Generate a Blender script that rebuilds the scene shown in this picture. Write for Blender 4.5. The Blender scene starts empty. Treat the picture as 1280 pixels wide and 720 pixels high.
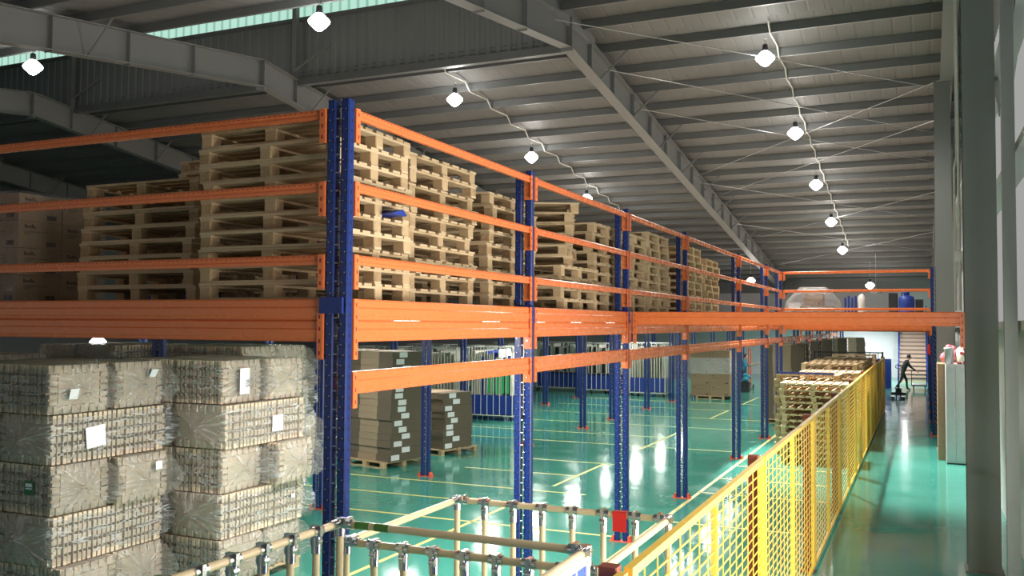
import bpy, bmesh, math, random
from mathutils import Vector, Matrix, Euler, noise
random.seed(11)
SC = bpy.context.scene
COL = SC.collection
PI = math.pi

# ------------------------------------------------------------------ mesh builder
class MB:
    def __init__(s):
        s.v, s.f, s.m, s.s = [], [], [], []
    def add(s, vs, fs, mi=0, sm=False):
        b = len(s.v)
        s.v += [tuple(v) for v in vs]
        for f in fs:
            s.f.append([i + b for i in f]); s.m.append(mi); s.s.append(sm)
    def box(s, x0, y0, z0, x1, y1, z1, mi=0):
        s.add([(x0,y0,z0),(x1,y0,z0),(x1,y1,z0),(x0,y1,z0),(x0,y0,z1),(x1,y0,z1),(x1,y1,z1),(x0,y1,z1)],
              [(0,3,2,1),(4,5,6,7),(0,1,5,4),(1,2,6,5),(2,3,7,6),(3,0,4,7)], mi)
    def cbox(s, cx, cy, cz, sx, sy, sz, mi=0):
        s.box(cx-sx/2, cy-sy/2, cz-sz/2, cx+sx/2, cy+sy/2, cz+sz/2, mi)
    def chbox(s, x0, y0, z0, x1, y1, z1, c, mi=0):
        """box whose four vertical edges are chamfered by c"""
        p = [(x0+c,y0),(x1-c,y0),(x1,y0+c),(x1,y1-c),(x1-c,y1),(x0+c,y1),(x0,y1-c),(x0,y0+c)]
        s.prism(p, z0, z1, 'z', mi)
    def prism(s, poly, a0, a1, ax='z', mi=0, sm=False):
        n = len(poly)
        def P(p, a):
            return (p[0],p[1],a) if ax=='z' else ((p[0],a,p[1]) if ax=='y' else (a,p[0],p[1]))
        vs = [P(p,a0) for p in poly] + [P(p,a1) for p in poly]
        fs = [(i,(i+1)%n,(i+1)%n+n,i+n) for i in range(n)] + [tuple(range(n))[::-1], tuple(range(n,2*n))]
        s.add(vs, fs, mi, sm)
    def obar(s, p, q, w, h, mi=0, up=(0,0,1)):
        """rectangular bar from p to q, w across, h along up"""
        p, q = Vector(p), Vector(q); d = (q-p).normalized(); u = Vector(up)
        if abs(d.dot(u)) > .99: u = Vector((1,0,0))
        a = d.cross(u).normalized(); b = a.cross(d).normalized()
        vs = []
        for c in (p,q):
            for i,j in ((-1,-1),(1,-1),(1,1),(-1,1)):
                vs.append(c + a*(i*w/2) + b*(j*h/2))
        s.add(vs, [(0,1,2,3),(7,6,5,4),(0,4,5,1),(1,5,6,2),(2,6,7,3),(3,7,4,0)], mi)
    def tube(s, p, q, r, n=10, mi=0, r2=None):
        p, q = Vector(p), Vector(q); d = (q-p).normalized()
        u = Vector((0,0,1)) if abs(d.z) < .9 else Vector((1,0,0))
        a = d.cross(u).normalized(); b = a.cross(d)
        r2 = r if r2 is None else r2
        vs = [p + (a*math.cos(2*PI*i/n)+b*math.sin(2*PI*i/n))*r for i in range(n)]
        vs += [q + (a*math.cos(2*PI*i/n)+b*math.sin(2*PI*i/n))*r2 for i in range(n)]
        s.add(vs, [(i,(i+1)%n,(i+1)%n+n,i+n) for i in range(n)], mi, True)
        s.add(vs[:n], [tuple(range(n))], mi); s.add(vs[n:], [tuple(range(n))[::-1]], mi)
    def path(s, pts, r, n=8, mi=0):
        for a, b in zip(pts, pts[1:]): s.tube(a, b, r, n, mi)
        for p in pts[1:-1]: s.ball(p, r, n, mi)
    def ball(s, c, r, n=8, mi=0, sz=1.0):
        prof = [(r*math.sin(PI*i/6), -r*sz*math.cos(PI*i/6)) for i in range(7)]
        s.lathe(prof, c, n, mi)
    def lathe(s, prof, c=(0,0,0), n=16, mi=0, ax='z'):
        b = []
        for r, z in prof:
            r = max(r, 1e-4)
            for i in range(n):
                a = 2*PI*i/n
                x, y = r*math.cos(a), r*math.sin(a)
                v = (x,y,z) if ax=='z' else ((x,z,y) if ax=='y' else (z,x,y))
                b.append((c[0]+v[0], c[1]+v[1], c[2]+v[2]))
        fs = []
        for k in range(len(prof)-1):
            for i in range(n):
                j = (i+1)%n
                fs.append((k*n+i, k*n+j, (k+1)*n+j, (k+1)*n+i))
        s.add(b, fs, mi, True)
    def build(s, name, mats, parent=None, loc=None, rz=0):
        me = bpy.data.meshes.new(name)
        me.from_pydata(s.v, [], s.f)
        if not isinstance(mats, (list,tuple)): mats = [mats]
        for m in mats: me.materials.append(m)
        me.polygons.foreach_set('material_index', s.m)
        me.polygons.foreach_set('use_smooth', s.s)
        bm = bmesh.new(); bm.from_mesh(me)
        bmesh.ops.recalc_face_normals(bm, faces=bm.faces); bm.to_mesh(me); bm.free()
        me.update()
        o = bpy.data.objects.new(name, me); COL.objects.link(o)
        if parent: o.parent = parent
        if loc: o.location = loc
        if rz: o.rotation_euler = (0,0,rz)
        return o

LABELS = {}
def tag(o, label, cat, group=None, kind=None):
    o['label'] = label; o['category'] = cat
    if group: o['group'] = group
    if kind: o['kind'] = kind
    n = len(label.split())
    if not 4 <= n <= 16: print('LABEL LENGTH', n, label)
    if label in LABELS: print('DUPLICATE LABEL', label)
    LABELS[label] = 1
    return o
def thing(name, label, cat, loc=(0,0,0), rz=0, group=None):
    o = bpy.data.objects.new(name, None); COL.objects.link(o)
    o.empty_display_size = .1
    o.location = loc; o.rotation_euler = (0,0,rz)
    return tag(o, label, cat, group)
def struct(o, label=None):
    o['kind'] = 'structure'
    if label: o['label'] = label
    return o
KIDS = {}
def kids(o):
    return [c for c in bpy.data.objects if c.parent == o]
def snap(o):
    """remember the children of a prototype so copies are quick"""
    t = [(c, [g for g in kids(c)]) for c in kids(o)]
    KIDS[o.name] = t
    return t
def dup(root, loc, rz, label, group=None, cat=None):
    t = KIDS[root.name]
    r = root.copy(); COL.objects.link(r); r.location = loc; r.rotation_euler = (0,0,rz)
    tag(r, label, cat or root['category'], group or root.get('group'))
    for ch, gs in t:
        c = ch.copy(); COL.objects.link(c); c.parent = r
        for g in gs:
            d = g.copy(); COL.objects.link(d); d.parent = c
    return r
class Placer:
    """first use moves the prototype itself, later uses copy it with all its parts"""
    def __init__(s, root): s.root = root; s.used = False; snap(root)
    def put(s, loc, rz, label, group=None):
        if not s.used:
            s.used = True
            r = s.root; r.location = loc; r.rotation_euler = (0,0,rz)
            LABELS.pop(r['label'], None)
            return tag(r, label, r['category'], group or r.get('group'))
        return dup(s.root, loc, rz, label, group)
ORD = ['first','second','third','fourth','fifth','sixth','seventh','eighth','ninth','tenth','eleventh','twelfth','thirteenth','fourteenth','fifteenth']
def level(i, n):
    """i = 0 is the lowest of n"""
    if i == n-1: return 'topmost'
    if i == 0: return 'lowest'
    k = n-1-i
    return ORD[k] + ' from the top' if k < 5 else ORD[i] + ' from the bottom'

# ------------------------------------------------------------------ materials
def nm(name):
    m = bpy.data.materials.new(name); m.use_nodes = True
    nt = m.node_tree
    for n in list(nt.nodes): nt.nodes.remove(n)
    out = nt.nodes.new('ShaderNodeOutputMaterial')
    return m, nt, out
def principled(nt, out, col, rough=.5, metal=0., spec=.5):
    b = nt.nodes.new('ShaderNodeBsdfPrincipled')
    b.inputs['Base Color'].default_value = (*col, 1); b.inputs['Roughness'].default_value = rough
    b.inputs['Metallic'].default_value = metal; b.inputs['Specular IOR Level'].default_value = spec
    nt.links.new(b.outputs[0], out.inputs[0])
    return b
def N(nt, t, **kw):
    n = nt.nodes.new(t)
    for k, v in kw.items():
        if k in n.inputs.keys(): n.inputs[k].default_value = v
        else: setattr(n, k, v)
    return n
def plain(name, col, rough=.5, metal=0., var=.12, scale=6., bump=0., bscale=40., spec=.5, stretch=(1,1,1), objvar=0.):
    """painted / solid surface: noise-mottled colour, slightly uneven gloss, optional bump"""
    m, nt, out = nm(name)
    b = principled(nt, out, col, rough, metal, spec)
    tc = N(nt, 'ShaderNodeTexCoord'); mp = N(nt, 'ShaderNodeMapping')
    mp.inputs['Scale'].default_value = stretch
    nt.links.new(tc.outputs['Object'], mp.inputs[0])
    nz = N(nt, 'ShaderNodeTexNoise', Scale=scale, Detail=4.)
    nt.links.new(mp.outputs[0], nz.inputs['Vector'])
    mr = N(nt, 'ShaderNodeMapRange'); mr.inputs[3].default_value = 1-var; mr.inputs[4].default_value = 1+var
    nt.links.new(nz.outputs['Fac'], mr.inputs[0])
    src = mr.outputs[0]
    if objvar:
        oi = N(nt, 'ShaderNodeObjectInfo'); m2 = N(nt, 'ShaderNodeMapRange')
        m2.inputs[3].default_value = 1-objvar; m2.inputs[4].default_value = 1+objvar
        nt.links.new(oi.outputs['Random'], m2.inputs[0])
        mu = N(nt, 'ShaderNodeMath', operation='MULTIPLY')
        nt.links.new(src, mu.inputs[0]); nt.links.new(m2.outputs[0], mu.inputs[1]); src = mu.outputs[0]
    vm = N(nt, 'ShaderNodeVectorMath', operation='SCALE'); vm.inputs[0].default_value = col
    nt.links.new(src, vm.inputs['Scale'])
    nt.links.new(vm.outputs[0], b.inputs['Base Color'])
    m3 = N(nt, 'ShaderNodeMapRange'); m3.inputs[3].default_value = rough*.8; m3.inputs[4].default_value = min(1, rough*1.2)
    nt.links.new(nz.outputs['Fac'], m3.inputs[0]); nt.links.new(m3.outputs[0], b.inputs['Roughness'])
    if bump:
        n2 = N(nt, 'ShaderNodeTexNoise', Scale=bscale, Detail=3.)
        nt.links.new(mp.outputs[0], n2.inputs['Vector'])
        bp = N(nt, 'ShaderNodeBump', Strength=bump, Distance=.01)
        nt.links.new(n2.outputs['Fac'], bp.inputs['Height']); nt.links.new(bp.outputs[0], b.inputs['Normal'])
    return m
def emit(name, col, st, sample=True):
    m, nt, out = nm(name)
    e = N(nt, 'ShaderNodeEmission', Strength=st); e.inputs[0].default_value = (*col, 1)
    nt.links.new(e.outputs[0], out.inputs[0])
    if not sample: m.cycles.emission_sampling = 'NONE'
    return m
def film(name, milky=.05, gl=.05, rough=.13, bs=14., tint=(1,1,1), gmax=.40, crease=.30, radial=0.):
    m, nt, out = nm(name)
    tr = N(nt, 'ShaderNodeBsdfTransparent'); tr.inputs[0].default_value = (.97,.97,.97,1)
    gy = N(nt, 'ShaderNodeBsdfGlossy', Roughness=rough)
    df = N(nt, 'ShaderNodeBsdfDiffuse'); df.inputs[0].default_value = (.9*tint[0],.9*tint[1],.9*tint[2],1)
    tc = N(nt, 'ShaderNodeTexCoord'); nz = N(nt, 'ShaderNodeTexNoise', Scale=bs, Detail=3., Distortion=1.6)
    vec = tc.outputs['Object']
    if radial:        # gathers run along the bag and star out from its knotted ends
        s1 = N(nt, 'ShaderNodeSeparateXYZ'); nt.links.new(vec, s1.inputs[0])
        c1 = N(nt, 'ShaderNodeCombineXYZ'); nt.links.new(s1.outputs['Y'], c1.inputs['Y'])
        zz = N(nt, 'ShaderNodeMath', operation='SUBTRACT'); zz.inputs[1].default_value = radial; nt.links.new(s1.outputs['Z'], zz.inputs[0]); nt.links.new(zz.outputs[0], c1.inputs['Z'])
        nr = N(nt, 'ShaderNodeVectorMath', operation='NORMALIZE'); nt.links.new(c1.outputs[0], nr.inputs[0])
        sc = N(nt, 'ShaderNodeVectorMath', operation='SCALE'); sc.inputs['Scale'].default_value = .55; nt.links.new(nr.outputs[0], sc.inputs[0])
        o2 = N(nt, 'ShaderNodeVectorMath', operation='SCALE'); o2.inputs['Scale'].default_value = .22; nt.links.new(vec, o2.inputs[0])
        oi = N(nt, 'ShaderNodeObjectInfo')
        a1 = N(nt, 'ShaderNodeVectorMath', operation='ADD'); nt.links.new(sc.outputs[0], a1.inputs[0]); nt.links.new(o2.outputs[0], a1.inputs[1])
        a2 = N(nt, 'ShaderNodeVectorMath', operation='ADD'); nt.links.new(a1.outputs[0], a2.inputs[0]); nt.links.new(oi.outputs['Random'], a2.inputs[1]); vec = a2.outputs[0]
    nt.links.new(vec, nz.inputs['Vector'])
    bp = N(nt, 'ShaderNodeBump', Strength=1., Distance=.05)
    nt.links.new(nz.outputs['Fac'], bp.inputs['Height'])
    nt.links.new(bp.outputs[0], gy.inputs['Normal'])
    lw = N(nt, 'ShaderNodeLayerWeight', Blend=.35); nt.links.new(bp.outputs[0], lw.inputs['Normal'])
    mr = N(nt, 'ShaderNodeMapRange'); mr.inputs[3].default_value = gl; mr.inputs[4].default_value = gl+gmax
    nt.links.new(lw.outputs['Fresnel'], mr.inputs[0])
    n4 = N(nt, 'ShaderNodeTexNoise', Scale=bs*.30, Detail=1.5, Distortion=3.0)     # doubled film in creases is whiter; also painted highlight streaks
    nt.links.new(vec, n4.inputs['Vector'])
    cr = N(nt, 'ShaderNodeValToRGB'); el = cr.color_ramp.elements
    el[0].position = .465; el[0].color = (milky,)*3+(1,); el[1].position = .535; el[1].color = (milky,)*3+(1,)
    e2 = el.new(.50); e2.color = (min(1,milky+crease),)*3+(1,)
    nt.links.new(n4.outputs['Fac'], cr.inputs[0])
    m1 = N(nt, 'ShaderNodeMixShader'); nt.links.new(cr.outputs[0], m1.inputs[0]); nt.links.new(tr.outputs[0], m1.inputs[1]); nt.links.new(df.outputs[0], m1.inputs[2])
    m2 = N(nt, 'ShaderNodeMixShader'); nt.links.new(mr.outputs[0], m2.inputs[0])
    nt.links.new(m1.outputs[0], m2.inputs[1]); nt.links.new(gy.outputs[0], m2.inputs[2])
    nt.links.new(m2.outputs[0], out.inputs[0])
    return m
def wood_mat(name, c1, c2):
    m, nt, out = nm(name)
    b = principled(nt, out, c1, .75, 0, .25)
    tc = N(nt, 'ShaderNodeTexCoord'); oi = N(nt, 'ShaderNodeObjectInfo')
    ad = N(nt, 'ShaderNodeVectorMath', operation='ADD')
    nt.links.new(tc.outputs['Object'], ad.inputs[0]); nt.links.new(oi.outputs['Random'], ad.inputs[1])
    n1 = N(nt, 'ShaderNodeTexNoise', Scale=5., Detail=5.); nt.links.new(ad.outputs[0], n1.inputs['Vector'])
    n2 = N(nt, 'ShaderNodeTexNoise', Scale=55., Detail=2.); nt.links.new(ad.outputs[0], n2.inputs['Vector'])
    mx = N(nt, 'ShaderNodeMath', operation='MULTIPLY_ADD'); mx.inputs[1].default_value = .5
    nt.links.new(n2.outputs['Fac'], mx.inputs[0]); nt.links.new(n1.outputs['Fac'], mx.inputs[2])
    m4 = N(nt, 'ShaderNodeMath', operation='MULTIPLY_ADD'); m4.inputs[1].default_value = .5
    nt.links.new(oi.outputs['Random'], m4.inputs[0]); nt.links.new(mx.outputs[0], m4.inputs[2])
    cr = N(nt, 'ShaderNodeValToRGB')
    cr.color_ramp.elements[0].position = .55; cr.color_ramp.elements[0].color = (*c2,1)
    cr.color_ramp.elements[1].position = 1.25 if False else 1.; cr.color_ramp.elements[1].color = (*c1,1)
    nt.links.new(m4.outputs[0], cr.inputs[0]); nt.links.new(cr.outputs[0], b.inputs['Base Color'])
    return m
def floor_mat():
    m, nt, out = nm('green_epoxy')
    b = principled(nt, out, (.05,.27,.21), .12, 0, .6)
    tc = N(nt, 'ShaderNodeTexCoord')
    n1 = N(nt, 'ShaderNodeTexNoise', Scale=.35, Detail=5.); nt.links.new(tc.outputs['Object'], n1.inputs['Vector'])
    cr = N(nt, 'ShaderNodeValToRGB')
    cr.color_ramp.elements[0].position = .3; cr.color_ramp.elements[0].color = (.045,.25,.195,1)
    cr.color_ramp.elements[1].position = .7; cr.color_ramp.elements[1].color = (.072,.325,.255,1)
    nt.links.new(n1.outputs['Fac'], cr.inputs[0]); nt.links.new(cr.outputs[0], b.inputs['Base Color'])
    n2 = N(nt, 'ShaderNodeTexNoise', Scale=1.3, Detail=3.); nt.links.new(tc.outputs['Object'], n2.inputs['Vector'])
    mr = N(nt, 'ShaderNodeMapRange'); mr.inputs[1].default_value = .35; mr.inputs[2].default_value = .7
    mr.inputs[3].default_value = .07; mr.inputs[4].default_value = .17
    nt.links.new(n2.outputs['Fac'], mr.inputs[0]); nt.links.new(mr.outputs[0], b.inputs['Roughness'])
    n3 = N(nt, 'ShaderNodeTexNoise', Scale=2.2, Detail=2.); nt.links.new(tc.outputs['Object'], n3.inputs['Vector'])
    bp = N(nt, 'ShaderNodeBump', Strength=.25, Distance=.012)
    nt.links.new(n3.outputs['Fac'], bp.inputs['Height']); nt.links.new(bp.outputs[0], b.inputs['Normal'])
    return m
def post_mat(name, col):
    """blue enamel with two rows of punched slots on the faces (dark holes)"""
    m, nt, out = nm(name)
    b = principled(nt, out, col, .28, 0, .5)
    tc = N(nt, 'ShaderNodeTexCoord'); sp = N(nt, 'ShaderNodeSeparateXYZ')
    nt.links.new(tc.outputs['Object'], sp.inputs[0])
    def M(op, a, bb):
        n = N(nt, 'ShaderNodeMath', operation=op)
        for i, v in enumerate((a, bb)):
            if v is None: continue
            if isinstance(v, (int,float)): n.inputs[i].default_value = v
            else: nt.links.new(v, n.inputs[i])
        return n.outputs[0]
    zf = M('ABSOLUTE', M('SUBTRACT', M('FRACT', M('MULTIPLY', sp.outputs['Z'], 1/.076), None), .5), None)
    zin = M('LESS_THAN', zf, .17)
    ax = M('ABSOLUTE', M('SUBTRACT', M('ABSOLUTE', sp.outputs['X'], None), .022), None)
    xin = M('LESS_THAN', ax, .006)
    ay = M('ABSOLUTE', sp.outputs['Y'], None)
    yin = M('LESS_THAN', M('ABSOLUTE', M('SUBTRACT', ay, .0), None), .007)
    geo = N(nt, 'ShaderNodeNewGeometry'); sn = N(nt, 'ShaderNodeSeparateXYZ')
    nt.links.new(geo.outputs['True Normal'], sn.inputs[0])
    fy = M('GREATER_THAN', M('ABSOLUTE', sn.outputs['Y'], None), .9)
    fx = M('GREATER_THAN', M('ABSOLUTE', sn.outputs['X'], None), .9)
    hole = M('MULTIPLY', zin, M('ADD', M('MULTIPLY', fy, xin), M('MULTIPLY', fx, yin)))
    mx = N(nt, 'ShaderNodeMix', data_type='RGBA')
    mx.inputs[6].default_value = (*col,1); mx.inputs[7].default_value = (.004,.006,.02,1)
    nt.links.new(hole, mx.inputs[0]); nt.links.new(mx.outputs[2], b.inputs['Base Color'])
    return m

ORANGE = plain('orange_enamel', (.82,.20,.06), .27, var=.05)
BLUE = plain('blue_enamel', (.012,.033,.19), .28, var=.08)
POST = post_mat('blue_upright', (.011,.030,.165))
SLOT = plain('dark_red_slot', (.30,.01,.006), .6)
ZINC = plain('zinc', (.62,.63,.64), .3, 1., var=.15, scale=30)
FOOT = plain('red_orange_foot', (.75,.10,.045), .45)
WOOD = wood_mat('pallet_wood', (.58,.44,.27), (.34,.23,.115))
WOODF = wood_mat('fresh_pallet_wood', (.64,.49,.30), (.42,.29,.16))
BLOCKW = wood_mat('pallet_block_wood', (.50,.36,.205), (.27,.165,.08))
KRAFT = plain('kraft_board', (.33,.235,.14), .8, var=.14, scale=9, spec=.2)
KRAFTL = plain('light_kraft_board', (.47,.345,.21), .8, var=.12, scale=9, spec=.2)
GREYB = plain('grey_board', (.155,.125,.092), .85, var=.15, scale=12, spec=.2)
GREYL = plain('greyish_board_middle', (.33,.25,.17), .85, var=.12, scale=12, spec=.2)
RIB = plain('partition_board', (.64,.52,.38), .85, var=.16, scale=10, spec=.15, objvar=.1)
CARTON = plain('carton_brown', (.29,.20,.125), .75, var=.1, scale=5, spec=.2, objvar=.06)
INK = plain('carton_ink', (.06,.04,.03), .8)
PAPER = plain('white_paper', (.80,.80,.82), .7, var=.03)
FILM = film('clear_film', .06, gl=.06, rough=.10, bs=17., gmax=.42, crease=.42, radial=.25)
WRAP = film('stretch_film', .02, .015, .2, 9., gmax=.10, crease=.10)
MILKF = film('milky_film', .22, .06, .25, 7., crease=.12)
YEL = plain('yellow_enamel', (.92,.60,.09), .35, var=.05)
RUST = plain('red_brown_steel', (.22,.045,.022), .5, var=.2)
PIPE = plain('ivory_pipe', (.76,.60,.37), .32, var=.04)
CHROME = plain('chrome_joint', (.72,.73,.74), .18, 1., var=.1, scale=25)
ROOFM = plain('roof_sheet', (.19,.19,.185), .55, var=.16, scale=1.2, spec=.4, stretch=(.6,.12,1))
PURL = plain('purlin_galvanised', (.20,.21,.21), .42, .25, var=.12, scale=2)
STEEL = plain('grey_painted_steel', (.235,.245,.24), .5, var=.08, scale=2)
COLM = plain('column_paint', (.20,.215,.205), .5, var=.06, scale=1.5)
FASC = plain('fascia_sheet', (.25,.265,.265), .55, var=.12, scale=1.)
WALLM = plain('wall_sheet', (.72,.70,.72), .6, var=.05, scale=.8)
WALLD = plain('dark_wall_sheet', (.26,.27,.275), .6, var=.08, scale=.8)
GIRT = plain('girt_paint', (.50,.51,.49), .5, var=.06)
YLINE = plain('yellow_floor_paint', (.72,.63,.22), .35, var=.15, scale=3)
DECKM = plain('deck_board', (.45,.40,.34), .7, var=.1)
DARK = plain('dark_plastic', (.02,.022,.025), .45)
BINB = plain('blue_bin', (.012,.04,.26), .5, var=.1)
CAGEW = plain('white_tube', (.80,.78,.72), .35, var=.04)
SKIN = plain('skin', (.48,.29,.20), .55, var=.05)
LAMPE = emit('lamp_glow', (1,.985,.95), 22.)
TUBEE = emit('tube_glow', (1,.98,.95), 26.)
def skylight():
    m, nt, out = nm('skylight_sheet')
    e = N(nt, 'ShaderNodeEmission', Strength=.80)
    tc = N(nt, 'ShaderNodeTexCoord'); w = N(nt, 'ShaderNodeTexWave', Scale=.98, Distortion=.3, Detail=1.)  # wave bands put the shading of the ribs into the glow colour
    nt.links.new(tc.outputs['Object'], w.inputs['Vector'])
    cr = N(nt, 'ShaderNodeValToRGB'); cr.color_ramp.elements[0].color = (.30,.62,.48,1); cr.color_ramp.elements[1].color = (.62,.98,.83,1)
    cr.color_ramp.elements[1].position = .5
    nt.links.new(w.outputs['Fac'], cr.inputs[0]); nt.links.new(cr.outputs[0], e.inputs[0]); nt.links.new(e.outputs[0], out.inputs[0])
    return m
SKYL = skylight()

# ------------------------------------------------------------------ roof geometry
RIDGE = 20.5
def zr(y): return 10.76 - .125*abs(y - RIDGE)
FARY = 59.0
ys = [22.75+1.5*i for i in range(25) if 22.75+1.5*i < FARY-.2] + [16.0-1.5*i for i in range(14)]
# ------------------------------------------------------------------ room shell
def shell():
    m = MB(); m.box(-40,-6,-.2, 1.3,FARY,0)
    struct(m.build('floor', floor_mat()), 'glossy green epoxy warehouse floor')
    # painted lines on the floor: one object
    m = MB(); w = .035
    def lx(y, x0, x1): m.box(x0,y-w,.001, x1,y+w,.003)
    def ly(x, y0, y1): m.box(x-w,y0,.001, x+w,y1,.003)
    for y, x0, x1 in [(15.75,-12,-5.6),(14.35,-12,-4.1),(12.85,-12,-4.1),(17.6,-9,-6.4),(19.4,-8.3,-6.0),(22.6,-13,-4.1),(24.6,-13,-6.4),(27.3,-13,-4.1),(30.2,-13,-4.1),(33.3,-13,-6.4),(36.2,-13,-4.1),
                      (14.2,-3.8,-1.5),(16.9,-3.8,-1.5),(18.6,-3.8,-1.5),(20.4,-3.8,-1.5),(9.8,-3.8,-1.5)]: lx(y,x0,x1)
    for x, y0, y1 in [(-6.45,9.4,14.2),(-6.45,16.3,19.4),(-6.4,22,27),(-6.4,30.2,33.4),(-3.78,9,27.5),(-6.4,36,40)]: ly(x,y0,y1)
    m.box(-.62,15.6,.001,-.05,23.6,.003) if False else None
    struct(m.build('trim_1', YLINE), 'thin yellow lines painted on the floor')
    # roof sheets with trapezoid ribs running down the slope
    def sheet(name, y0, y1, label, x=-40.):
        m = MB(); xs = []; per = .42
        while x < 1.3:
            xs += [(x,0),(x+per*.80,0),(x+per*.85,.007),(x+per*.95,.007)]; x += per
        vs, fs = [], []
        for x, d in xs: vs += [(x,y0,zr(y0)+d),(x,y1,zr(y1)+d)]
        for i in range(len(xs)-1): fs.append((2*i,2*i+2,2*i+3,2*i+1))
        m.add(vs, fs)
        b = len(m.v); n = len(vs)
        m.add([(v[0],v[1],v[2]+.12) for v in vs], [f[::-1] for f in fs])
        return struct(m.build(name, ROOFM), label)
    sheet('ceiling', 22.3, FARY, 'ribbed grey metal roof sheeting on the far slope')
    sheet('ceiling_near', -6, 16.2, 'ribbed grey metal roof sheeting on the near slope')
    sheet('ceiling_ridge', RIDGE, 22.3, 'ribbed roof sheeting past the ridge beside the monitor', -7.8)
    sheet('ceiling_ridge_near', 16.2, RIDGE, 'ribbed roof sheeting before the ridge beside the monitor', -7.8)
    # roof monitor
    m = MB()
    xs, x = [], -40.
    while x < -8.1:
        xs += [(x,0),(x+.13,0),(x+.16,.03),(x+.29,.03)]; x += .32
    zb = zr(22.3)-.15
    vs, fs = [], []
    for x, d in xs: vs += [(x,22.3+d,zb),(x,22.3+d,12.25)]
    for i in range(len(xs)-1): fs.append((2*i,2*i+2,2*i+3,2*i+1))
    m.add(vs, fs); m.add([(v[0],v[1]+.06,v[2]) for v in vs], [f[::-1] for f in fs])
    struct(m.build('wall_monitor', FASC), 'vertical ribbed sheeting below the skylight strip')
    m = MB(); vs, fs = [], []
    for x, d in xs: vs += [(x,22.3+d,12.25),(x,22.3+d,13.05)]
    for i in range(len(xs)-1): fs.append((2*i,2*i+2,2*i+3,2*i+1))
    m.add(vs, fs)
    struct(m.build('window_1', SKYL), 'pale green translucent skylight strip in the roof monitor')
    m = MB(); m.box(-40,15.9,13.05, -7.7,23,13.15); m.box(-40,16.1,zr(16.2)-.02, -7.7,16.2,13.05); m.box(-7.8,16.2,10.3,-7.7,22.3,13.05)
    struct(m.build('ceiling_monitor', FASC), 'flat roof of the raised monitor')
    m = MB(); m.box(-40,22.1,zr(22.2)-.33, -7.9,22.3,zr(22.2)-.12); m.box(-40,22.16,12.2,-7.9,22.29,12.3)
    struct(m.build('trim_2', PURL), 'dark eave beam along the foot of the monitor')
    # purlins
    def purlin(y, k, x0=-40):
        m = MB(); z = zr(y)-.205
        p = [(y,z),(y+.075,z),(y+.075,z+.022),(y+.068,z+.022),(y+.068,z+.007),(y+.008,z+.007),(y+.008,z+.2),(y-.06,z+.2),(y-.06,z+.193),(y,z+.193)]
        m.prism(p, x0, 1.25, 'x')
        struct(m.build('purlin', PURL), 'grey steel purlin crossing under the roof')
    for k, y in enumerate(ys): purlin(y, k)
    for y in (21.25,19.75,18.3,17.2): purlin(y, 0, -7.8)
    # rafters: tapered I-beams with web stiffeners, splice plate at the ridge and fly braces
    def rafter(X, k):
        m = MB(); fw = .15
        def top(y): return zr(y)-.215
        def bot(y): return zr(y)-(1.03 if y < RIDGE else .95)
        pts = [-6, RIDGE, FARY-.05]
        poly = [(y,top(y)) for y in pts]; polyb = [(y,bot(y)) for y in pts]
        polyb[1] = (RIDGE, 9.80)
        m.prism(poly + polyb[::-1], X-.008, X+.008, 'x')
        for a, b in ((0,1),(1,2)):
            m.obar((X,pts[a],poly[a][1]), (X,pts[b],poly[b][1]), 2*fw, .022)
            m.obar((X,pts[a],polyb[a][1]), (X,pts[b],polyb[b][1]), 2*fw, .022)
        m.box(X-fw,RIDGE-.03,9.70, X+fw,RIDGE+.03,10.55)
        for s in (-1,1):
            for i in range(5):
                m.tube((X+s*.09,RIDGE-.05,9.85+.16*i),(X+s*.09,RIDGE+.05,9.85+.16*i),.022,6)
        y = 1.
        while y < FARY-1:
            if abs(y-RIDGE) > .6:
                for s in (-1,1):
                    m.box(min(X,X+s*fw*.8),y-.006,bot(y)+.01, max(X,X+s*fw*.8),y+.006,top(y)-.01)
            y += 2.1 if y < RIDGE else 1.9
        for py in ys[::2]:
            for s in (-1,1):
                z = zr(py)-.2
                m.obar((X+s*.05,py+.04,bot(py)+.04),(X+s*.85,py+.04,z+.02), .05,.012, up=(0,1,0))
                m.obar((X+s*.05,py+.04,bot(py)+.04),(X+s*.85,py+.04,z+.02), .012,.05, up=(0,1,0))
        struct(m.build('rafter', STEEL), 'deep grey tapered steel rafter bending at the ridge')
        if X < 0:
            # short monitor post standing on the rafter
            m = MB(); m.box(X-.07,21.95,zr(22)-.2, X+.07,22.12,13.05)
            m.obar((X,21.9,zr(22)),(X+1.2,22.1,12.0-.7),.05,.05) 
            struct(m.build('column', STEEL), 'grey post of the roof monitor standing on a rafter')
    for k, X in enumerate((-7.8,-17.1,-26.5,-35.8)): rafter(X, k)
    # end rafter over the gable columns
    m = MB(); y0, y1 = -6, FARY-.05
    for a, b in ((y0,RIDGE),(RIDGE,y1)):
        m.prism([(a,zr(a)-.9),(b,zr(b)-.9),(b,zr(b)-.22),(a,zr(a)-.22)], .60, .64, 'x')
        m.obar((.62,a,zr(a)-.9),(.62,b,zr(b)-.9),.30,.02)
    struct(m.build('rafter', STEEL), 'grey steel end rafter along the gable wall')
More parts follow.
